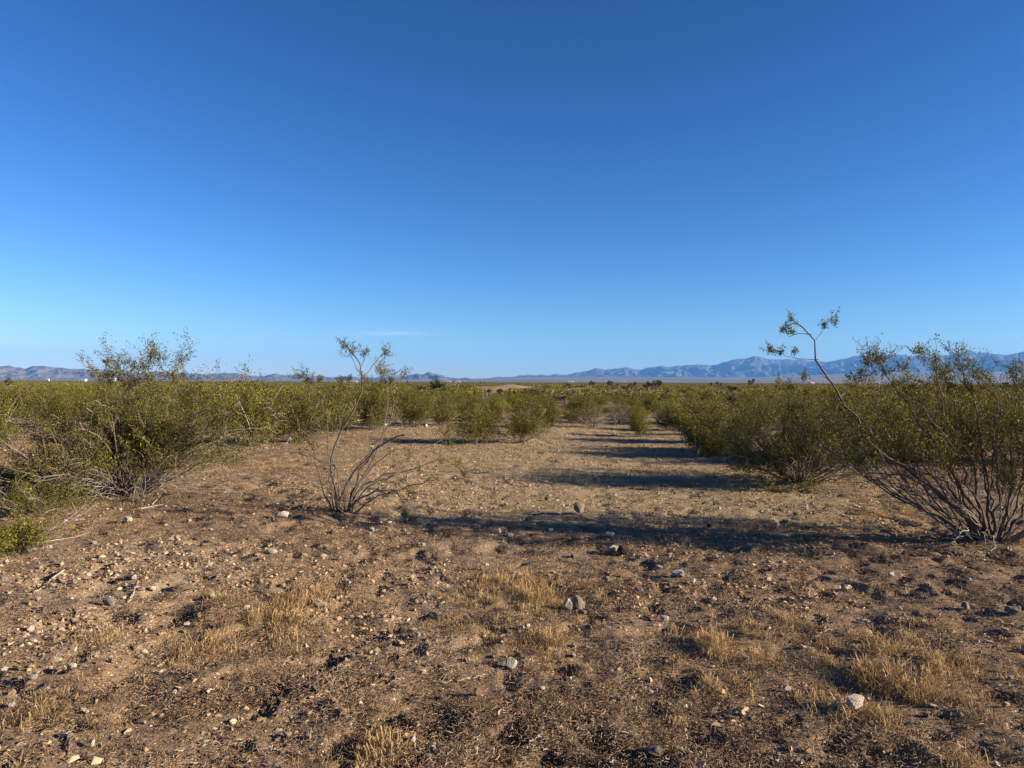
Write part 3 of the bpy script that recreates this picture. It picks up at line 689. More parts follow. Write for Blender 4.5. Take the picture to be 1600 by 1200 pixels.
hero_centre(); hero_right(); hero_left(); hero_mid_right()
low_green(70, 804, 31, .30, 1.05, 'low spreading green shrub on the soil in front of the big left bush')
low_green(14, 868, 33, .22, .68, 'small low green shrub cut by the left edge, beside a grey white rock')
low_green(30, 764, 35, .38, .50, 'low yellow green shrub at the left edge beside the dark shade of the big bush')

# variants for the middle distance
def variant(seed, H, R, kind):
    rng = np.random.default_rng(seed)
    if kind == 'green': c = bush_core(rng, H, R, 38, 5, 5, 14, .034, (6, 74), rad=.009, low=.12, spread=.055, lobes=.5); lm = M_leaf; nd = 12
    elif kind == 'bright': c = bush_core(rng, H, R, 34, 5, 5, 14, .034, (6, 68), rad=.009, low=.12, spread=.055, lobes=.5); lm = M_leaf_y; nd = 6
    else: c = bush_core(rng, H, R, 36, 5, 3, 4, .040, (10, 70), rad=.010, low=.3, spread=.05); lm = M_leaf_g; nd = 22
    return c, lm, dead_twigs(rng, nd, R * 1.0, .3, .010, droop=.9, z0=.3)
VS = [(101, 1.15, 1.0, 'green'), (102, 1.3, .9, 'green'), (103, 1.0, 1.1, 'green'), (104, 1.25, 1.1, 'green'), (105, .95, .8, 'bright'), (106, 1.1, 1.0, 'bright'), (107, .75, .8, 'grey'), (108, 1.0, 1.0, 'grey'), (109, 1.35, 1.15, 'green'), (110, .6, .6, 'grey')]
VDATA = []
for (sd, H, R, kd) in VS:
    c, lm, dd = variant(sd, H, R, kd); rng = np.random.default_rng(sd + 50)
    VDATA.append((c.tubes.mesh('branches', M_stem), leaf_mesh('foliage', c.leafP, c.leafS, c.leafT, lm, rng, .6), dd.mesh('dead_branches', M_dead), H, R, kd))
PROTO = {}
def mid_bush(v, loc, rz, sc, label):
    kd = VDATA[v][5]
    if v not in PROTO:
        nm = {'green': 'creosote_bush', 'bright': 'creosote_bush', 'grey': 'bursage_shrub'}[kd]
        e = empty(nm, loc, rz, sc); tag(e, label, 'bush' if kd != 'grey' else 'shrub', GB if kd != 'grey' else 'grey twiggy shrubs between the creosote bushes')
        link('branches', VDATA[v][0], e); link('foliage', VDATA[v][1], e); link('dead_branches', VDATA[v][2], e)
        PROTO[v] = e; return e
    return copy_thing(PROTO[v], loc, rz, sc, label)

HAND = [  # px, base py, top py, half width px, variant, label
    (745, 693, 619, 52, 3, 'leafy green bush at the head of the wash, left of a close pair'), (817, 692, 621, 52, 8, 'leafy green bush at the head of the wash, right of a close pair'),
    (1003, 683, 641, 24, 5, 'small bright green bush standing alone at the far end of the wash'), (925, 668, 636, 36, 7, 'pale twiggy half-bare bush at the far end of the wash'),
    (1092, 690, 612, 62, 1, 'green bush behind the pinkish stones at the right side of the wash end'), (1145, 705, 612, 60, 3, 'full green bush joined to the left side of the broad dark bush'),
    (1050, 672, 628, 36, 0, 'green bush behind and right of the small bright one at the wash end'), (965, 662, 628, 28, 7, 'grey brown twiggy shrub behind the small bright bush'),
    (395, 696, 582, 70, 8, 'tall green bush behind the right shoulder of the big left bush'), (462, 692, 598, 62, 3, 'green bush left behind the sparse tall bush'), (330, 678, 582, 72, 1, 'green bush whose tips rise over the skyline right of the big left bush'),
    (520, 675, 600, 56, 0, 'green bush seen through the stems of the sparse tall bush'), (585, 670, 602, 52, 2, 'round green bush right behind the sparse tall bush'), (645, 666, 604, 50, 8, 'dense green bush right of the sparse tall bush, at the edge of open gravel'),
    (690, 664, 615, 34, 0, 'dark green bush left behind the close pair of bushes'), (25, 658, 600, 45, 2, 'olive bush at the left edge behind a bare tan patch'), (95, 668, 598, 50, 3, 'olive bush behind the left flank of the big left bush'), (-15, 700, 600, 60, 8, 'green bush cut by the left edge above bare tan ground'),
    (860, 668, 620, 34, 0, 'green bush right behind the close pair of bushes'), (1420, 712, 598, 80, 3, 'green bush behind the trunks of the right-edge bush, nearest the long bare stem'), (1490, 715, 596, 80, 8, 'dense green bush directly behind the right-edge bush'),
    (1560, 700, 598, 62, 1, 'green bush behind the right-edge bush, close to the picture edge'), (1325, 705, 596, 70, 2, 'olive bush between the broad dark bush and the right-edge bush'), (1640, 725, 590, 90, 3, 'green bush reaching in at the right edge behind the forked trunks'), (1385, 716, 600, 85, 0, 'olive bush filling the gap between the broad dark bush and the bare stem foot'), (1105, 715, 628, 55, 1, 'dense bush touching the left flank of the broad dark bush'),
    (1190, 680, 606, 44, 0, 'green bush behind the broad dark bush'), (235, 660, 602, 46, 2, 'olive bush hidden behind the crown of the big left bush'), (1260, 672, 604, 46, 8, 'tall olive bush behind the middle of the broad dark bush'), (985, 652, 618, 30, 2, 'olive bush beyond the wash end, right of the pale twiggy bush'), (905, 652, 620, 30, 3, 'olive bush beyond the wash end, left of the pale twiggy bush')]
rnd = random.Random(4)
occupied = []
for (px, py, top, hw, v, lab) in HAND:
    x, y, z = at(px, py); H, R = VDATA[v][3], VDATA[v][4]
    h = CAMZ - (top - HOR) * y / F - z; w = hw / F * y
    mid_bush(v, (x, y, z), rnd.uniform(0, 6.28), (w / R, w / R, h / H), lab); occupied.append((x, y, w))
for q in ((537, 808), (1548, 845), (205, 772), (1250, 752)):
    x, y, z = at(*q); occupied.append((x, y, 2.2))
# one more bush stands outside the frame on the right and shades the foreground
def off_frame(v, x, y, s, lab):
    mid_bush(v, (x, y, hz(x, y)), 1.0, (s, s, s), lab)

# random field
rngf = np.random.default_rng(77)
def in_clear(x, y): return clearing(A(x), A(y))[0] > .25
field = []
tries = 0
while tries < 60000 and len(field) < 420:
    tries += 1
    y = 21 + 47 * rngf.uniform() ** .62; u = rngf.uniform(-.80, .80); x = u * y
    if in_clear(x, y): continue
    if y < 29 and -0.40 < u < 0.28: continue
    if any((x - a) ** 2 + (y - c) ** 2 < (max(w, .6) + .35) ** 2 for a, c, w in occupied): continue
    if any((x - cx) ** 2 + (y - cy) ** 2 < (r * .8) ** 2 for cx, cy, r, h in MW[:9]): continue
    w = rngf.uniform(.5, 1.15); occupied.append((x, y, w)); field.append((y, x, w))
field.sort()
field = field[:275]
SECT = [(-9, -.52, 'behind the big left bush'), (-.52, -.33, 'between the big left and sparse tall bushes'), (-.33, -.13, 'behind and right of the sparse tall bush'), (-.13, .04, 'straight behind the close pair of bushes'), (.04, .22, 'straight beyond the end of the wash'), (.22, .42, 'behind the broad dark bush'), (.42, 9, 'behind the right-edge bush')]
field_pts = []
for k, (y, x, w) in enumerate(field):
    r = rngf.uniform()
    v = int(rngf.choice([0, 1, 2, 3, 8])) if r < .60 else (int(rngf.choice([4, 5])) if r < .72 else int(rngf.choice([6, 7, 9])))
    H, R, kd = VDATA[v][3:]
    sct = [s for a, c, s in SECT if a <= x / y < c][0]
    band = 'nearer' if y < 38 else 'farther'
    kn = {'green': 'olive green creosote bush', 'bright': 'yellow green creosote bush', 'grey': 'grey twiggy bursage shrub'}[kd]
    hh = (0.50 + .68 * rngf.uniform() + .22 * (w - .7)) / 1.12
    if kd == 'grey': hh *= .95
    mid_bush(v, (x, y, hz(x, y) - .03), rngf.uniform(0, 6.28), (w * 1.15 / R, w * 1.15 / R, hh * (1.12 / H if kd != 'grey' else 1)), '%s in the %s scrub %s' % (kn, band, sct))

# ------------------------------------------------------------------ scattering of uncountable stuff
def lib(name, meshes):
    c = bpy.data.collections.new(name)
    for i, m in enumerate(meshes):
        o = bpy.data.objects.new('%s_%02d' % (name, i), m); c.objects.link(o)
    return c
def scatter(name, label, P, rot, scl, idx, col, mat):
    me = bpy.data.meshes.new(name); me.vertices.add(len(P)); me.vertices.foreach_set('co', np.asarray(P, np.float32).ravel())
    for nm, ty, d in (('rot', 'FLOAT_VECTOR', rot), ('scl', 'FLOAT_VECTOR', scl)):
        a = me.attributes.new(nm, ty, 'POINT'); a.data.foreach_set('vector', np.asarray(d, np.float32).ravel())
    a = me.attributes.new('idx', 'INT', 'POINT'); a.data.foreach_set('value', np.asarray(idx, np.int32))
    me.materials.append(mat)
    o = link(name, me); tag(o, label, None, None, 'stuff')
    g = bpy.data.node_groups.new(name + '_scatter', 'GeometryNodeTree')
    g.interface.new_socket('Geometry', in_out='INPUT', socket_type='NodeSocketGeometry'); g.interface.new_socket('Geometry', in_out='OUTPUT', socket_type='NodeSocketGeometry')
    n = g.nodes; gi = n.new('NodeGroupInput'); go = n.new('NodeGroupOutput')
    ci = n.new('GeometryNodeCollectionInfo'); ci.inputs['Collection'].default_value = col; ci.inputs['Separate Children'].default_value = True; ci.inputs['Reset Children'].default_value = True
    ip = n.new('GeometryNodeInstanceOnPoints'); ip.inputs['Pick Instance'].default_value = True
    def na(nm, ty):
        q = n.new('GeometryNodeInputNamedAttribute'); q.data_type = ty; q.inputs['Name'].default_value = nm; return q.outputs['Attribute']
    g.links.new(gi.outputs[0], ip.inputs['Points']); g.links.new(ci.outputs[0], ip.inputs['Instance'])
    g.links.new(na('rot', 'FLOAT_VECTOR'), ip.inputs['Rotation']); g.links.new(na('scl', 'FLOAT_VECTOR'), ip.inputs['Scale']); g.links.new(na('idx', 'INT'), ip.inputs['Instance Index'])
    g.links.new(ip.outputs[0], go.inputs[0])
    md = o.modifiers.new('scatter', 'NODES'); md.node_group = g
    return o
def fan(n, r0, r1, pw, umax, rng):
    """random ground points, area density falling as r**-pw"""
    k = 2 - pw; r = (r0 ** k + (r1 ** k - r0 ** k) * rng.uniform(size=n)) ** (1 / k); th = rng.uniform(-umax, umax, n)
    return r * np.sin(th), r * np.cos(th)

JT = [ # px, top py, depth, variant, scale hint label
 (1014, 594, 110, 0, 'forked Joshua tree standing above the scrub line, tallest left of the dark trio'), (1027, 594.5, 118, 2, 'bushy many-armed Joshua tree in the dark cluster right of centre'), (1012, 600, 95, 3, 'squat dark Joshua tree at the left foot of the many-armed one'), (1031, 595, 160, 1, 'slim Joshua tree just right of the many-armed one'),
 (953, 593.5, 130, 0, 'Joshua tree with two raised arms between the small white building and the dark trio'), (922, 596, 120, 3, 'Joshua tree left of the two-armed one beside a sandy opening'), (966, 599, 150, 1, 'small single-headed Joshua tree right of the two-armed one'), (979, 602, 105, 0, 'dark leaning Joshua tree left of a tan clearing'), (986, 598, 110, 3, 'Joshua tree right of the dark leaning one'), (1171, 593, 140, 3, 'lone Joshua tree left of the long bare stem against the pale valley'), (1112, 598, 190, 1, 'left one of three tiny Joshua trees on the skyline'), (1119, 597, 200, 1, 'middle one of three tiny Joshua trees on the skyline'), (1125, 598, 190, 3, 'right one of three tiny Joshua trees on the skyline'),
 (1143, 602, 90, 0, 'Joshua tree above the dark spiky yucca right of the wash'), (1086, 613, 62, 0, 'dark stubby Joshua tree in the scrub right of centre'), (885, 618, 52, 1, 'dark leaning Joshua tree trunk in scrub beyond the right bush of the pair'), (787, 594 + 14, 75, 3, 'small dark Joshua tree left of the sandy mound'), (764, 608, 80, 1, 'tiny dark Joshua tree left of the one by the mound'), (636, 596, 260, 1, 'tiny dark Joshua tree on the skyline left of the small dark-roofed building'),
 (408, 600, 62, 3, 'dark thick-headed Joshua tree seen behind the sparse bush, left side'), (659, 603, 95, 0, 'dim Joshua tree left of the bright yucca'), (885, 600, 130, 3, 'Joshua tree under the small white building'), (1428, 600, 120, 0, 'Joshua tree in a gap of the right-edge bush'), (1574, 598, 95, 2, 'dark many-armed Joshua tree near the right edge of the picture'), (1590, 600, 100, 3, 'dark Joshua tree at the right edge beside the many-armed one'), (752, 597, 240, 1, 'speck-like Joshua tree on the skyline right of the dark-roofed building'), (757, 597, 240, 1, 'second speck-like Joshua tree close to the first on the skyline'), (52, 620, 40, 1, 'brown Joshua tree stub left of the big left bush'), (20, 590, 75, 3, 'Joshua tree poking over the scrub at the far left')]
YT = [(685, 593, 62, 0, 'bright spiky yucca on a short trunk standing over the scrub left of centre'), (694, 602, 70, 1, 'duller yucca at the right foot of the bright one'), (464, 615, 38, 0, 'dark spiky yucca behind the left stems of the sparse tall bush'), (1143, 615, 40, 1, 'grey green spiky yucca above the full green bush right of the wash'), (1368, 640 - 22, 45, 0, 'dark yucca half hidden behind the right-edge bush'), (80, 606, 52, 1, 'dark spiky yucca left of the big left bush'), (655, 610, 60, 1, 'small pale yucca left of the bright one'), (1078, 596 + 10, 85, 0, 'small dark yucca left of the grey green one')]
# far scrub
fm = []
for i in range(6):
    rng = np.random.default_rng(300 + i); n = 420
    kd = [M_leaf, M_leaf, M_leaf_y, M_leaf_g, M_leaf, M_leaf_g][i]
    lob = rng.normal(size=(11, 3)) * [.45, .45, .16] + [0, 0, .62]
    c = lob[rng.integers(0, 11, n)] + rng.normal(size=(n, 3)) * [.20, .20, .15]; c[:, 2] = np.abs(c[:, 2])
    fm.append(leaf_mesh('far_bush', c, rng.uniform(.08, .19, n), np.clip(c[:, 2] * .35 + rng.uniform(0, .5, n), 0, .96), kd, rng, .7))
frng = np.random.default_rng(9)
x1, y1 = fan(13500, 40, 330, .25, .80, frng); x2, y2 = fan(15000, 300, 1500, .9, .80, frng)
X = np.r_[x1, x2]; Y = np.r_[y1, y2]
dens = fbm(X / 22, Y / 22, 71, 3); keep = (dens > .36) & (frng.uniform(size=len(X)) < .95)
for cx, cy, r, h in MW: keep &= ((X - cx) ** 2 + ((Y - cy) * .7) ** 2) > (r * .72) ** 2
for (px, top, dep, v, lab) in JT + YT:
    ux = (px - CX) / F
    keep &= ~((np.abs(X / Y - ux) < .006 + .7 / dep) & (Y > dep * .72) & (Y < dep + 1.5))
for cx, cy, r, h in MW: keep &= ~((np.abs(X / Y - cx / cy) < r * .55 / cy) & (Y > cy * .78) & (Y < cy))
keep &= np.hypot(X, Y) > field[-1][0] - 1
X, Y = X[keep], Y[keep]; n = len(X); Z = height(X, Y) - .05
R_ = np.hypot(X, Y); s = frng.uniform(.55, 1.25, n) * (1 + .0009 * R_)
scatter('desert_scrub', 'olive green and grey desert scrub carpeting the flat out to the horizon', np.stack([X, Y, Z], 1), np.stack([0 * X, 0 * X, frng.uniform(0, 6.28, n)], 1),
        np.stack([s * 1.15, s * 1.15, frng.uniform(.5, 1.0, n)], 1), frng.integers(0, 6, n), lib('scrub', fm), M_leaf)

# pebbles
def stone_mesh(seed, npts, sq, mat, sub=0):
    rng = np.random.default_rng(seed); p = rng.normal(size=(npts, 3)); p /= np.linalg.norm(p, axis=1, keepdims=True)
    p *= rng.uniform(.75, 1.05, (npts, 1)) * np.array(sq)[None] * .5
    bm = bmesh.new()
    for q in p: bm.verts.new(q)
    r = bmesh.ops.convex_hull(bm, input=bm.verts[:])
    for v in [v for v in bm.verts if not v.link_faces]: bm.verts.remove(v)
    if sub:
        bmesh.ops.bevel(bm, geom=bm.edges[:], offset=.035, segments=1, affect='EDGES', profile=.6)
        bmesh.ops.triangulate(bm, faces=bm.faces[:])
        bmesh.ops.subdivide_edges(bm, edges=bm.edges[:], cuts=1, use_grid_fill=True)
        for v in bm.verts:
            c = v.co; k = fbm(A(c.x * 4 + c.z * 2), A(c.y * 4 - c.z * 3), seed, 3)[0] - .5
            v.co = c * (1 + .16 * k)
    me = bpy.data.meshes.new('stone'); bm.to_mesh(me); bm.free()
    a = me.attributes.new('tint', 'FLOAT', 'POINT'); a.data.foreach_set('value', np.full(len(me.vertices), (seed * .37) % 1, np.float32))
    me.materials.append(mat); return me
pm = [stone_mesh(400 + i, 11, (1, .75 + .2 * (i % 2), .55 + .1 * (i % 3)), M_peb) for i in range(8)]
prng = np.random.default_rng(12)
X, Y = fan(320000, 2.2, 34, 1.05, .86, prng)
wgt = .25 + .75 * zval(Z_PALE, X, Y) + .9 * clearing(X, Y) * sst(7, 10, Y) + .15 * zval(Z_DARK, X, Y)
wgt *= (1 + 1.2 * np.exp(-(np.abs(fbm(X / 1.9, Y / 1.9, 81, 3) - .5) / .05) ** 2)) * (.35 + 1.1 * sst(.35, .65, fbm(X / 1.6, Y / 1.6, 87, 3)))
wgt *= .12 + 1.5 * sst(.35, .7, fbm(X / .5, Y / .5, 61, 3))
keep = prng.uniform(size=len(X)) < wgt; X, Y = X[keep], Y[keep]; n = len(X)
s = .0115 * np.exp(prng.normal(size=n) * .72) * (1 + .06 * np.hypot(X, Y)); s = s * (1 - .28 * clearing(X, Y) * sst(7, 10, Y)); s = np.clip(s, .004, .05)
scatter('gravel', 'tan, grey and white pebbles and grit strewn over the soil and the wash', np.stack([X, Y, height(X, Y) + s * .1], 1), prng.uniform(-.4, .4, (n, 3)) + np.stack([0 * X, 0 * X, prng.uniform(0, 6, n)], 1),
        np.stack([s, s, s], 1) * prng.uniform(.8, 1.3, (n, 3)), prng.integers(0, 8, n), lib('pebble', pm), M_peb)

# dry grass
def tuft(seed, nb, h, spread, lean):
    rng = np.random.default_rng(seed)
    a = rng.uniform(0, 6.28, nb); ln = rng.uniform(.02, lean, nb); hh = h * rng.uniform(.45, 1.15, nb)
    p0 = rng.normal(size=(nb, 3)) * [spread, spread, 0]
    d = np.stack([np.cos(a) * ln, np.sin(a) * ln, np.ones(nb)], 1); w = rng.uniform(.0009, .0019, nb)[:, None]
    side = np.stack([-np.sin(a + .7), np.cos(a + .7), 0 * a], 1)
    m_ = p0 + d * (hh * .55)[:, None]; e = p0 + d * hh[:, None] + np.stack([np.cos(a) * ln, np.sin(a) * ln, 0 * a], 1) * (hh * .5)[:, None]
    hd = rng.uniform(size=nb) < .35
    ew = np.where(hd, 2.2, .5)[:, None] * w; e2 = e + (e - m_) * .25
    V = np.stack([p0 - side * w, p0 + side * w, m_ - side * w * .9, m_ + side * w * .9, e - side * ew, e + side * ew, e2], 1).reshape(-1, 3)
    i = (np.arange(nb) * 7)[:, None]
    q = np.concatenate([i + [0, 1, 3, 2], i + [2, 3, 5, 4]]); t = i + [4, 5, 6]
    return new_mesh('tuft', V, [q, t], M_straw, tint=np.repeat(rng.uniform(0, 1, nb), 7))
gm_ = [tuft(500 + i, 30, .042 + .014 * (i % 3), .032, .95) for i in range(6)] + [tuft(520 + i, 20, .035, .03, 1.3) for i in range(3)]
grng = np.random.default_rng(15)
X, Y = fan(170000, 2.2, 30, .95, .86, grng)
zg = zval(Z_GRASS, X, Y)
wgt = (.12 + .75 * zg ** 1.2) * sst(.36, .72, fbm(X / .22, Y / .22, 91, 3)) * 1.05
keep = grng.uniform(size=len(X)) < wgt; X, Y, zg = X[keep], Y[keep], zg[keep]; n = len(X)
s = grng.uniform(.55, 1.15, n) * (.55 + .6 * np.clip(zg, 0, 1))
small = grng.uniform(size=n) > zg * .75 + .12
scatter('dry_grass', 'short straw coloured dry grass growing in tufts over the stony soil', np.stack([X, Y, height(X, Y) - .004], 1), np.stack([grng.uniform(-.2, .2, n), grng.uniform(-.2, .2, n), grng.uniform(0, 6.28, n)], 1),
        np.stack([s, s, s], 1), np.where(small, grng.integers(6, 9, n), grng.integers(0, 6, n)), lib('tuft', gm_), M_straw)

# litter of broken twigs and crumbs
def litter(seed, np_, rad):
    rng = np.random.default_rng(seed); tb = Tubes()
    P0 = rng.normal(size=(np_, 3)) * [rad, rad, .004]; P0[:, 2] = np.abs(P0[:, 2]) + .001
    a = rng.uniform(0, 6.28, np_); D = np.stack([np.cos(a), np.sin(a), rng.uniform(-.1, .45, np_)], 1)
    P = grow(P0, D, rng.uniform(.008, .038, np_), 4, rng, up=0, jit=.35, droop=.5)
    tb.add(P, rng.uniform(.0006, .0019, np_)[:, None] * np.ones(4)[None], 3, rng.uniform(0, 1, np_))
    return tb.mesh('litter', M_litter)
lm_ = [litter(600 + i, 30, .05) for i in range(6)]
lr = np.random.default_rng(16)
X, Y = fan(75000, 2.2, 26, 1.0, .86, lr)
wgt = (.30 + .8 * zval(Z_DARK, X, Y) + .3 * zval(Z_GRASS, X, Y)) * (1 - .75 * clearing(X, Y) * (Y > 9))
for (cx, cy, w) in occupied[-0:]: pass
keep = lr.uniform(size=len(X)) < wgt; X, Y = X[keep], Y[keep]; n = len(X); s = lr.uniform(.6, 1.4, n)
scatter('plant_litter', 'brown broken twigs and dead plant crumbs lying over the soil', np.stack([X, Y, height(X, Y)], 1), np.stack([0 * X, 0 * X, lr.uniform(0, 6.28, n)], 1), np.stack([s, s, s], 1), lr.integers(0, 6, n), lib('litter_bits', lm_), M_litter)

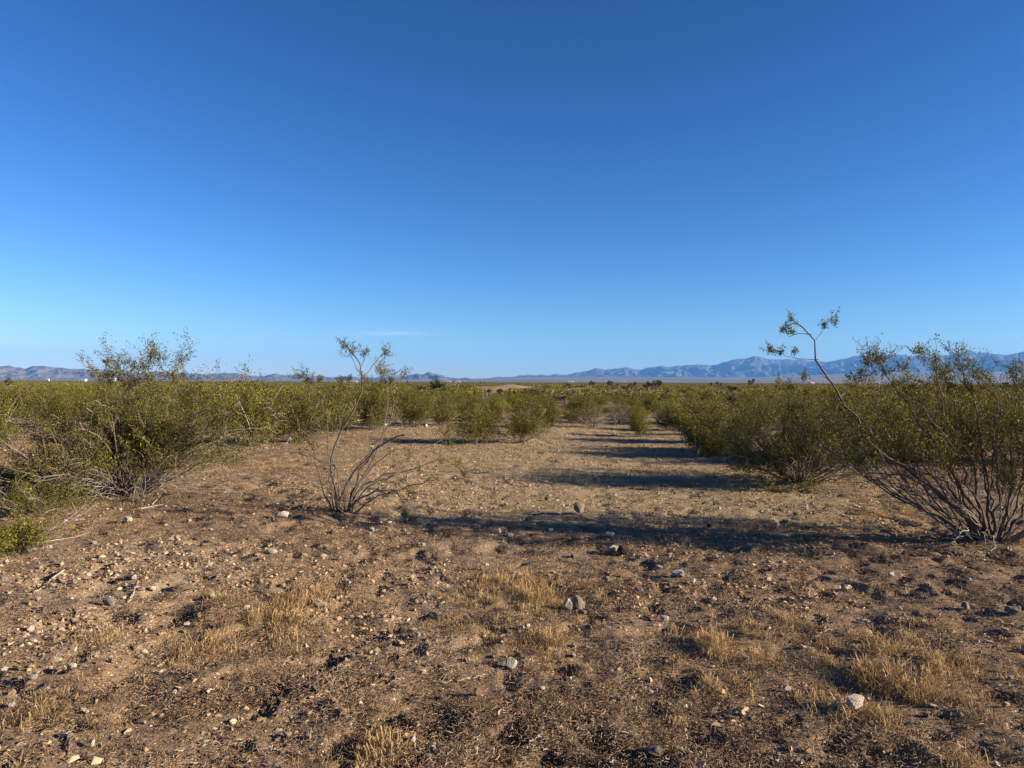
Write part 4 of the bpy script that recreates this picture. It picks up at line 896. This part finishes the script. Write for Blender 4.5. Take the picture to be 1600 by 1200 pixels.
# ------------------------------------------------------------------ stones, each a thing
MT = dict(w=M_rock_w, t=M_rock_t, g=M_rock_g, r=M_rock_r, d=M_rock_d)
SM = {k: [stone_mesh(700 + 10 * j + i, 16 + 3 * (i % 3), (1, .8, .95), m, 1) for i in range(6)] for j, (k, m) in enumerate(MT.items())}
GS = 'loose stones on the desert soil'
def stone(x, y, z, w, h, tone, v, rz, label, tilt=0.0):
    o = link('stone', SM[tone][v % 6]); o.location = (x, y, z + h * .38); o.rotation_euler = (tilt, tilt * .5, rz)
    o.scale = (w, w * .85, h * 1.05); tag(o, label, 'stone', GS); return o
ROCKS = [
 (444, 812, 25, 11, 'w', 'cream rounded slab lying left of the foot of the sparse tall bush'), (426, 817, 8, 7, 'w', 'small white stone touching the left end of the cream slab'), (200, 819, 13, 11, 'w', 'white stone below the dead twigs of the big left bush'),
 (44, 866, 30, 19, 'g', 'pitted grey white rock beside the small green shrub at the left edge'), (76, 860, 10, 8, 'w', 'small white stone right of the pitted grey rock'), (147, 852, 7, 6, 'w', 'lone white pebble-like stone between the left shrubs and two white stones'), (278, 847, 9, 6, 'w', 'right one of two white stones below the big left bush'), (267, 849, 9, 5, 'w', 'left one of two white stones below the big left bush'),
 (425, 868, 17, 9, 'w', 'pale double-lobed stone below the cream slab'), (291, 888, 10, 8, 'w', 'white stone above the oblong pale stone left of the grass'), (288, 907, 15, 8, 'w', 'oblong pale stone with a short shadow, left foreground'), (327, 886, 9, 7, 'w', 'white stone right of the oblong pale stone'), (240, 921, 12, 8, 'w', 'flat white stone at the end of a fallen branch, left foreground'),
 (170, 942, 14, 8, 'w', 'pale stone at the right of a short dark hollow, left foreground'), (171, 964, 19, 14, 'g', 'grey lumpy stone beside the large dark hollow, left foreground'), (47, 990, 17, 12, 'w', 'white stone casting a dark shadow near the left edge'), (49, 1007, 11, 9, 'g', 'small grey stone just below the white stone near the left edge'), (156, 895, 12, 8, 't', 'tan stone right of a dark hole, left foreground'),
 (5, 906, 14, 9, 'g', 'grey stone cut by the left edge above the long pale twig'), (179, 932, 12, 7, 't', 'tan stone above the pale stone of the left foreground'), (498, 952, 28, 12, 't', 'long tan slab at the right side of the left grass patch'), (509, 959, 8, 7, 'w', 'white chip at the lower corner of the long tan slab'), (481, 976, 7, 6, 'w', 'white chip below the long tan slab'),
 (315, 1002, 9, 8, 'r', 'pinkish stone inside the left grass patch'), (217, 1019, 19, 11, 't', 'yellowish tan stone right of the left grass tufts'), (219, 1031, 11, 7, 'w', 'pale stone right under the yellowish tan stone'), (112, 1047, 15, 10, 'w', 'white stone with a brown bend of wood at its left'), (175, 1038, 12, 9, 'g', 'grey stone between the white stone and the yellowish tan one'), (186, 1046, 7, 6, 'w', 'white chip right of the grey stone in the lower left'),
 (53, 1071, 14, 8, 'w', 'bright white stone of a stacked pair near the left edge'), (51, 1063, 16, 8, 'g', 'greyer stone of a stacked pair near the left edge'), (171, 1097, 12, 13, 'r', 'upright reddish stone in the lower left soil'), (136, 1128, 7, 7, 'w', 'small white stone below the upright reddish stone'), (144, 1170, 11, 14, 'w', 'pale stone right of the black hollow at the lower left'), (450, 1153, 15, 9, 't', 'tan stone in dark soil at the lower left of centre'),
 (87, 1050, 9, 6, 't', 'tan chip between the stacked pair and the white stone'), (60, 940, 9, 7, 'w', 'white chip below the curve of the long pale twig'), (95, 1010, 8, 7, 'w', 'white chip right of the small grey stone near the left edge'), (378, 905, 8, 6, 'w', 'white chip above the left grass patch'), (345, 852, 9, 6, 't', 'tan chip under the shade left of the pale double stone'),
 (905, 806, 21, 18, 't', 'rounded brown upright stone standing in the shade of the wash'), (952, 839, 14, 7, 'w', 'flat white stone right below the rounded brown stone'), (781, 836, 7, 9, 'w', 'small upright white stone in the shadow band left of the rounded stone'), (797, 846, 11, 7, 'g', 'grey white stone just right of the small upright one'), (581, 834, 9, 9, 'w', 'small pale stone just right below the foot of the sparse tall bush'),
 (678, 820, 12, 5, 'w', 'flat white chip right of the sparse tall bush'), (661, 857, 7, 8, 'w', 'small upright pale stone below the flat white chip'), (676, 895, 15, 9, 'g', 'grey rounded stone left of the centre grass patch'), (645, 903, 12, 4, 'w', 'thin flat white stone left of the grey rounded stone'), (957, 866, 18, 12, 'w', 'pinkish white stone leaning on a dark rock right of centre'), (974, 870, 22, 15, 'd', 'dark broken rock right of the pinkish white stone'),
 (1061, 903, 25, 11, 'w', 'wide pale stone at the lower edge of the shade right of centre'), (1030, 890, 10, 6, 'w', 'pale chip left above the wide pale stone'), (897, 873, 11, 7, 'g', 'grey stone left of the pinkish white stone'), (903, 957, 24, 22, 'g', 'large grey rock behind the standing white shard, centre foreground'), (887, 962, 14, 23, 'w', 'standing white shard with a long dark shadow, centre foreground'), (910, 965, 13, 8, 'g', 'small grey stone right below the large grey rock'),
 (927, 981, 10, 13, 'd', 'upright dark brown stone below the large grey rock'), (1038, 974, 14, 11, 'w', 'white stone left of the right-hand grass patch'), (798, 1051, 19, 18, 'w', 'cream egg-shaped stone beside a black shadow, lower centre'), (818, 1047, 6, 7, 'r', 'tiny reddish stone right of the cream egg-shaped stone'), (746, 1090, 15, 14, 'r', 'blocky reddish tan stone in dark soil, lower centre'), (628, 993, 15, 11, 'd', 'dark stone with pale cap on the pale gravel patch'),
 (640, 978, 8, 6, 'w', 'white chip above the dark stone of the pale gravel patch'), (549, 968, 10, 6, 'w', 'white stone at the left end of the pale gravel patch'), (954, 1052, 8, 7, 'w', 'small white stone in dark soil right of the egg-shaped stone'), (892, 1064, 6, 6, 'w', 'tiny white stone between the egg-shaped stone and the small white stone'), (974, 1097, 9, 9, 'w', 'white stone lower right of the egg-shaped stone'), (676, 1174, 10, 9, 'w', 'pale stone near the bottom edge right of a grass tuft'),
 (670, 1188, 17, 10, 'g', 'half-buried grey stone at the bottom edge'), (1026, 1184, 32, 14, 'g', 'long dark grey stone at the bottom edge right of centre'), (726, 979, 19, 9, 'd', 'dark flat stone between the gravel patch and the centre grass'), (828, 762, 8, 6, 't', 'tan stone alone in the upper wash'), (961, 778, 8, 6, 'w', 'white stone in the upper wash above the rounded brown stone'), (854, 783, 8, 6, 'd', 'dark clod left above the rounded brown stone'), (951, 912, 12, 9, 't', 'tan stone below the pinkish white stone'),
 (1335, 1117, 31, 28, 'w', 'largest white angular rock, lower right'), (1316, 1119, 15, 12, 'g', 'bluish grey stone tucked at the left foot of the largest white rock'), (1299, 1122, 13, 12, 'w', 'rounded pale stone left of the bluish grey one'), (1323, 925, 15, 10, 'w', 'wedge shaped white stone in the right middle ground'), (1352, 974, 15, 6, 'w', 'flat white stone right of the wedge shaped one'), (1200, 985, 12, 6, 'w', 'flat pale chip right of the right-hand grass patch'),
 (1141, 845, 7, 9, 'w', 'small upright white stone in the long right shadow'), (1127, 845, 13, 7, 'g', 'low grey stone left of the small upright white one'), (1179, 845, 9, 5, 'w', 'white chip right of the small upright white stone'), (1185, 855, 8, 5, 'w', 'white chip lower right of the small upright white stone'), (1228, 861, 9, 5, 'w', 'white chip in the thin shade of the long right shadow'), (1300, 871, 13, 6, 'w', 'flat white stone below the long right shadow'),
 (1066, 904, 13, 9, 'g', 'grey stone overlapping the wide pale stone'), (1082, 913, 9, 10, 'w', 'upright pale stone right below the wide pale stone'), (1393, 902, 16, 7, 'w', 'flat pale stone left below the right-edge bush'), (1290, 825, 7, 6, 'w', 'white stone on the open gravel left of the pinkish grass'), (1108, 826, 8, 7, 'd', 'dark clod in the wash left of the white gravel stone'), (1269, 792, 7, 6, 'w', 'white stone under the hanging twigs of the broad dark bush'),
 (1243, 810, 9, 5, 'd', 'dark flat clod below the broad dark bush'), (1587, 962, 30, 12, 'g', 'long grey stone at the right edge'), (1510, 958, 16, 11, 'g', 'grey stone left of the long one at the right edge'), (1229, 1084, 12, 11, 'w', 'pale stone with a grey clod, lower right of centre'), (1116, 1066, 9, 8, 't', 'tan stone below the right-hand grass patch'), (1572, 1106, 14, 9, 't', 'tan stone near the right edge, low'), (1579, 1064, 10, 8, 'w', 'white stone near the right edge above the tan one'),
 (1097, 1200, 10, 10, 'w', 'white stone half out of the bottom edge'), (1216, 1184, 9, 8, 'g', 'grey stone with pale roots near the bottom edge'), (1083, 693, 11, 9, 't', 'pinkish stone at the right end of the wash under the green bushes'), (1112, 702, 12, 7, 'w', 'pale stone right below the pinkish one at the wash end'), (665, 669, 9, 6, 'w', 'white stone in front of the bushes at the far left bank'), (602, 668, 9, 6, 'w', 'white stone in front of the round green bush, far left bank'), (708, 690, 9, 5, 'w', 'white stone before the left bush of the close pair')]
tl = random.Random(22)
landmarks = []
for i, (px, py, w, h, tone, lab) in enumerate(ROCKS):
    x, y, z = at(px, py - h * .15); s = y / F
    stone(x, y, z + h * s * .08, w * s * 1.22, h * s * 1.22, tone, i, tl.uniform(-.5, .5) + (3.1 if i % 2 else 0), lab, tl.uniform(-.15, .15)); landmarks.append((px, py))
SHORT = ['the cream slab', None, 'the white stone under the big left bush', 'the pitted grey rock']
LM = [(444, 812, 'the cream slab'), (44, 866, 'the pitted grey rock'), (288, 907, 'the oblong pale stone'), (171, 964, 'the grey lumpy stone'), (498, 952, 'the long tan slab'), (112, 1047, 'the white stone with bent wood'), (53, 1071, 'the stacked pair of stones'), (217, 1019, 'the yellowish tan stone'), (171, 1097, 'the upright reddish stone'),
      (450, 1153, 'the tan stone low left of centre'), (905, 806, 'the rounded brown stone'), (676, 895, 'the grey rounded stone'), (957, 866, 'the pinkish white stone'), (1061, 903, 'the wide pale stone'), (887, 962, 'the standing white shard'), (1038, 974, 'the white stone by the right-hand grass'), (798, 1051, 'the cream egg-shaped stone'), (746, 1090, 'the blocky reddish stone'),
      (628, 993, 'the dark stone of the pale gravel patch'), (1026, 1184, 'the long dark grey stone'), (1335, 1117, 'the largest white rock'), (1323, 925, 'the wedge shaped stone'), (1141, 845, 'the small upright white stone'), (1393, 902, 'the flat pale stone'), (1587, 962, 'the long grey stone at the right edge'), (1229, 1084, 'the pale stone with a grey clod'), (1290, 825, 'the white stone by the pinkish grass'), (670, 1188, 'the half-buried grey stone'), (205, 819, 'the white stone under the big left bush'), (1572, 1106, 'the low tan stone at the right edge'), (828, 762, 'the lone tan stone of the upper wash'), (950, 720, 'the upper end of the wash')]
srng = random.Random(99); cnt = 0; used = set()
while cnt < 185:
    px = srng.uniform(5, 1595)
    py = 815 + 380 * srng.random() ** 1.1 if srng.random() < .8 else srng.uniform(690, 815)
    if srng.random() < .42: px = srng.gauss(190, 130); py = srng.gauss(930, 75)
    if not (3 < px < 1597 and 690 < py < 1197): continue
    if py < 800 and (px < 560 or px > 1180): continue
    if any(abs(px - a) < 14 and abs(py - c) < 11 for a, c in landmarks): continue
    tone = srng.choices('wtgrd', (42, 28, 16, 7, 7))[0]
    w = srng.uniform(6.5, 15) * (0.75 + (py - 690) / 900); h = w * srng.uniform(.4, .8)
    a, c, nm = min(LM, key=lambda q: (q[0] - px) ** 2 + ((q[1] - py) * 2) ** 2)
    dx, dy = px - a, (py - c) * 1.6
    rel = ('right of' if dx > 0 else 'left of') if abs(dx) > abs(dy) else ('nearer than' if dy > 0 else 'beyond')
    dist = 'just ' if math.hypot(dx, dy) < 60 else ''
    sz = 'tiny' if w < 7 else ('small' if w < 9.5 else 'fist-sized')
    cn = dict(w='chalky white', t='tan', g='grey', r='reddish', d='dark brown')[tone]
    lab = None
    for shp in (('flat', 'rounded') if h / w < .55 else ('rounded', 'angular')):
        for extra in ('', ' on bare soil', ' among grit') if True else ('',):
            t_ = '%s %s %s stone %s%s %s' % (sz, shp, cn, dist, rel, nm)
            if t_ not in used: lab = t_; break
        if lab: break
    if not lab: continue
    used.add(lab); landmarks.append((px, py)); cnt += 1
    x, y, z = at(px, py); s = y / F
    stone(x, y, z, w * s, h * s, tone, srng.randrange(6), srng.uniform(0, 6.28), lab, srng.uniform(-.2, .2))

# ------------------------------------------------------------------ fallen sticks
GT = 'fallen sticks on the soil'
def stick(pts, rad, label, mat=M_dead, side=None, seed=1):
    rng = np.random.default_rng(seed); W = [np.array(at(a, c)) for a, c in pts]; o = W[0].copy()
    P = np.array(W) - o; n = max(8, len(P) * 4); P = resample(P, n); P[:, 2] = [hz(o[0] + p[0], o[1] + p[1]) - o[2] + rad * .9 for p in P]
    P[:, 2] = np.maximum(P[:, 2], np.convolve(np.pad(P[:, 2], 2, mode='edge'), np.ones(5) / 5, 'valid')); P[1:-1] += rng.normal(size=(n - 2, 3)) * rad * .7
    tb = Tubes(); tb.add(P, rad * np.linspace(1, .45, n), 6, [rng.uniform(.5, 1)])
    k = n // 2; T = P[k + 1] - P[k]; C = grow(P[k:k + 1] * 1., (T / np.linalg.norm(T) + [0.3, .5, .25])[None], A(np.linalg.norm(P[-1] - P[0]) * .3), 6, rng, up=0, jit=.2, droop=.8)
    C[:, :, 2] = np.maximum(C[:, :, 2], P[k, 2]); tb.add(C, rad * .5 * np.linspace(1, .5, 6)[None], 4, [.8])
    ob = link('fallen_stick', tb.mesh('fallen_stick', mat)); ob.location = o; tag(ob, label, 'stick', GT)
STK = [([(100, 892), (85, 906), (50, 930), (0, 938)], .007, 'long thin pale twig curving in from the left edge'), ([(322, 1085), (335, 1078), (345, 1078), (355, 1084)], .010, 'short thick bent pale branch in the lower left'), ([(507, 1112), (520, 1110), (533, 1108)], .007, 'short straight white stick left of lower centre'),
       ([(246, 1042), (253, 1038), (260, 1034)], .006, 'tiny slanted white stick inside the left foreground'), ([(683, 1069), (705, 1066), (735, 1060), (760, 1056)], .006, 'long pale stick left of the cream egg-shaped stone'), ([(778, 1117), (792, 1110), (800, 1104), (808, 1092)], .006, 'forked pale stick below the egg-shaped stone'),
       ([(822, 1174), (842, 1172), (858, 1168)], .006, 'pale stick lying flat near the bottom edge'), ([(1452, 823), (1466, 821), (1482, 822)], .014, 'whitish branch stub left of the right-edge trunks'), ([(173, 908), (185, 897), (195, 890)], .007, 'short grey branch above the left foreground hollow'), ([(198, 942), (212, 925), (225, 915)], .007, 'grey branch leading up to the flat white stone'),
       ([(492, 1080), (497, 1062), (505, 1050), (522, 1030)], .010, 'dark crooked root sticking out of the soil, lower left of centre'), ([(450, 1038), (470, 1025), (490, 1022)], .006, 'brown twig right of the left grass patch'), ([(1190, 920), (1199, 915)], .006, 'stub of twig above the right-hand grass'), ([(1068, 1083), (1090, 1078), (1115, 1074)], .008, 'weathered grey stick below the right-hand grass patch'),
       ([(798, 905), (808, 905), (818, 903)], .006, 'pale stick lying across the centre grass patch'), ([(806, 935), (809, 928), (813, 922)], .006, 'small pale twig at the lower edge of the centre grass patch'), ([(530, 1120), (560, 1100), (575, 1085)], .006, 'thin brown twig slanting over dark soil'), ([(600, 1072), (630, 1062)], .005, 'thin tan twig left of the long pale stick'), ([(108, 1180), (106, 1165), (105, 1150)], .007, 'dark upright stub at the lower left hollow'), ([(890, 1130), (915, 1120), (940, 1122)], .005, 'thin twig in the darkest soil right of the forked stick'),
       ([(1215, 1195), (1216, 1180), (1207, 1172)], .006, 'pale forked root at the bottom edge'), ([(80, 1052), (95, 1045), (105, 1044)], .010, 'brown bend of wood left of the white stone'), ([(1280, 990), (1300, 985), (1320, 986)], .005, 'thin straw twig below the flat white stone'), ([(560, 865), (600, 850), (640, 862)], .005, 'dark twig below the shade of the sparse tall bush'), ([(220, 795), (255, 790), (300, 797)], .006, 'grey twig lying below the big left bush')]
for i, (p, r, l) in enumerate(STK): stick(p, r, l, M_dead if 'dark' not in l and 'brown' not in l else M_stem, seed=i)

# ------------------------------------------------------------------ Joshua trees and yuccas
def rosette(rng, c, d, n, L, w, tintlo=0.2):
    """stiff narrow blades radiating from c around direction d; returns verts, tris, tint"""
    v = rng.normal(size=(n, 3)); v /= np.linalg.norm(v, axis=1, keepdims=True); v = v + np.asarray(d) * .55; v /= np.linalg.norm(v, axis=1, keepdims=True)
    s = perp(v, rng) * w; l = L * rng.uniform(.7, 1.1, n)[:, None]; c = np.asarray(c) + v * .02
    V = np.stack([c - s * .6, c + s * .6, c + v * l * .5 + s, c + v * l, c + v * l * .5 - s], 1).reshape(-1, 3)
    return V, np.clip(rng.uniform(tintlo, 1, n), 0, 1).repeat(5)
def joshua(seed, H, nbr, kind):
    rng = np.random.default_rng(seed); tb = Tubes(); heads = []
    hb = H * (.45 if nbr > 1 else .8)
    P = grow(np.array([[0, 0, -.1]]), np.array([[rng.normal() * .12, rng.normal() * .12, 1.]]), A(hb + .1), 8, rng, up=.1, jit=.05)
    tb.add(P, (.13 * np.linspace(1.2, .8, 8))[None], 8, [.4])
    if nbr > 1:
        a = np.arange(nbr) * 6.28 / nbr + rng.uniform(0, 1, nbr); s0 = np.repeat(P[:, -1], nbr, 0)
        D = np.stack([np.cos(a) * .7, np.sin(a) * .7, np.ones(nbr) * rng.uniform(.5, 1.1, nbr)], 1)
        C = grow(s0, D, (H - hb) * rng.uniform(.65, 1.0, nbr), 6, rng, up=.7, jit=.08); tb.add(C, np.full((nbr, 6), .085), 7, rng.uniform(0, 1, nbr)); heads = [(c[-1], c[-1] - c[-2]) for c in C]
        heads += [(c[3], c[3] - c[2]) for c in C]
    else: heads = [(P[0, -1], P[0, -1] - P[0, -2]), (P[0, -2], P[0, -1] - P[0, -2])]
    V, T = [], []
    for c, d in heads:
        d = d / np.linalg.norm(d); L, w, n = (.46, .024, 110) if kind == 'joshua' else (.70, .022, 90)
        v, t = rosette(rng, c, d, n, L, w); V.append(v); T.append(t)
    V = np.concatenate(V); n = len(V) // 5; F5 = np.arange(n * 5).reshape(n, 5)
    return tb.mesh('trunk', M_trunk), new_mesh('crown', V, [F5], M_yucca, tint=np.concatenate(T))
JV = [joshua(800, 2.6, 3, 'joshua'), joshua(801, 2.2, 1, 'joshua'), joshua(802, 3.0, 5, 'joshua'), joshua(803, 2.4, 2, 'joshua')]
YV = [joshua(810, 1.1, 1, 'yucca'), joshua(811, 1.3, 1, 'yucca')]
pr = {}
jr = random.Random(3)
for nm, lst, LV, H0, cat, grp in (('joshua_tree', JT, JV, (2.6, 2.2, 3.0, 2.4), 'tree', 'Joshua trees over the scrub'), ('yucca', YT, YV, (1.1, 1.3), 'yucca', 'spiky yuccas in the scrub')):
    for (px, top, dep, v, lab) in lst:
        p = at_depth(px, top - (1.8 if nm == 'joshua_tree' else 1), dep); z = hz(p[0], p[1]); s = (p[2] - z) / (H0[v] + (.2 if nm == 'joshua_tree' else .3)); sc = (s * 1.05, s * 1.05, s); k = (nm, v)
        if nm == 'joshua_tree': sc = (max(s, .8) * 1.0,) * 2 + (s,)
        if k not in pr:
            e = empty(nm, (p[0], p[1], z), jr.uniform(0, 6.28), sc); tag(e, lab, cat, grp); link('trunk', LV[v][0], e); link('crown', LV[v][1], e); pr[k] = e
        else: copy_thing(pr[k], (p[0], p[1], z), jr.uniform(0, 6.28), sc, lab)

# ------------------------------------------------------------------ far buildings
M_wall = make_plain('white_plaster', (.42, .41, .39)); M_roofd = make_plain('dark_roof', (.10, .09, .09)); M_roofw = make_plain('pale_metal_roof', (.45, .45, .44), .5, .3); M_glass = make_plain('window_glass', (.03, .04, .05), .15, .6); M_door = make_plain('door_paint', (.18, .12, .08))
def box_me(name, x0, x1, y0, y1, z0, z1, mat):
    bm = bmesh.new(); bmesh.ops.create_cube(bm, size=1)
    for v in bm.verts: v.co = Vector(((x0 + x1) / 2 + v.co.x * (x1 - x0), (y0 + y1) / 2 + v.co.y * (y1 - y0), (z0 + z1) / 2 + v.co.z * (z1 - z0)))
    me = bpy.data.meshes.new(name); bm.to_mesh(me); bm.free(); me.materials.append(mat); return me
def gable(name, w, d, z0, h, mat):
    e = .35; V = [(-w / 2 - e, -d / 2 - e, z0), (w / 2 + e, -d / 2 - e, z0), (w / 2 + e, d / 2 + e, z0), (-w / 2 - e, d / 2 + e, z0), (-w / 2 - e, 0, z0 + h), (w / 2 + e, 0, z0 + h)]
    me = bpy.data.meshes.new(name); me.from_pydata(V, [], [(0, 1, 5, 4), (2, 3, 4, 5), (0, 4, 3), (1, 2, 5), (3, 2, 1, 0)]); me.materials.append(mat); return me
def house(px, ybot, wpx, hpx, dep, label, roof='w', rz=0.0):
    p = at_depth(px, ybot, dep); z = hz(p[0], p[1]); w = wpx / F * dep; h = max(2.6, at_depth(px, ybot - hpx, dep)[2] - z); d = min(w * .7, 12); wh = h * .78
    e = empty('house', (p[0], p[1], z), rz); tag(e, label, 'house', 'far white buildings')
    link('wall', box_me('wall', -w / 2, w / 2, -d / 2, d / 2, -.5, wh, M_wall), e); link('roof', gable('roof', w, d, wh + .003, h - wh, M_roofw if roof == 'w' else M_roofd), e)
    n = max(2, int(w / 5))
    for i in range(n):
        cx = -w / 2 + w * (i + .5) / n
        if i == n // 2: link('door', box_me('door', cx - .5, cx + .5, -d / 2 - .06, -d / 2 - .003, 0, min(2.1, wh * .8), M_door), e)
        else: link('window', box_me('window', cx - .6, cx + .6, -d / 2 - .06, -d / 2 - .003, .9, min(2.1, wh * .85), M_glass), e)
    return e
house(174, 594.5, 11, 4.2, 850, 'white house behind the crown of the big left bush'); house(75, 594, 3.5, 2.5, 900, 'tiny white house on the far left plain'); house(130, 594.5, 9, 2.6, 900, 'low cream building left of the white house behind the big bush')
house(537, 597, 5, 3, 900, 'small white building left of the long low white one, behind the sparse bush'); house(553, 597, 10, 2.2, 950, 'long low white building behind the stems of the sparse bush'); house(716, 598.5, 6, 3.6, 800, 'white building with pale roof left of centre'); house(710, 598.6, 5, 3, 780, 'dark-roofed building joined at the left of the white one', 'd'); house(702, 598, 5, 2.3, 850, 'faint low white building left of the dark-roofed one')
house(892, 599.8, 9, 2.8, 700, 'white ranch building right of centre by the Joshua trees'); house(976, 600.5, 3, 2.4, 800, 'speck-like white house between Joshua trees'); house(1268, 602.3, 6, 2.8, 560, 'white building left of the long bare stem', 'w', .3); house(1371, 600.8, 5, 2.2, 800, 'small white building glimpsed under the upper sprays of the right-edge bush')
vr = random.Random(8)
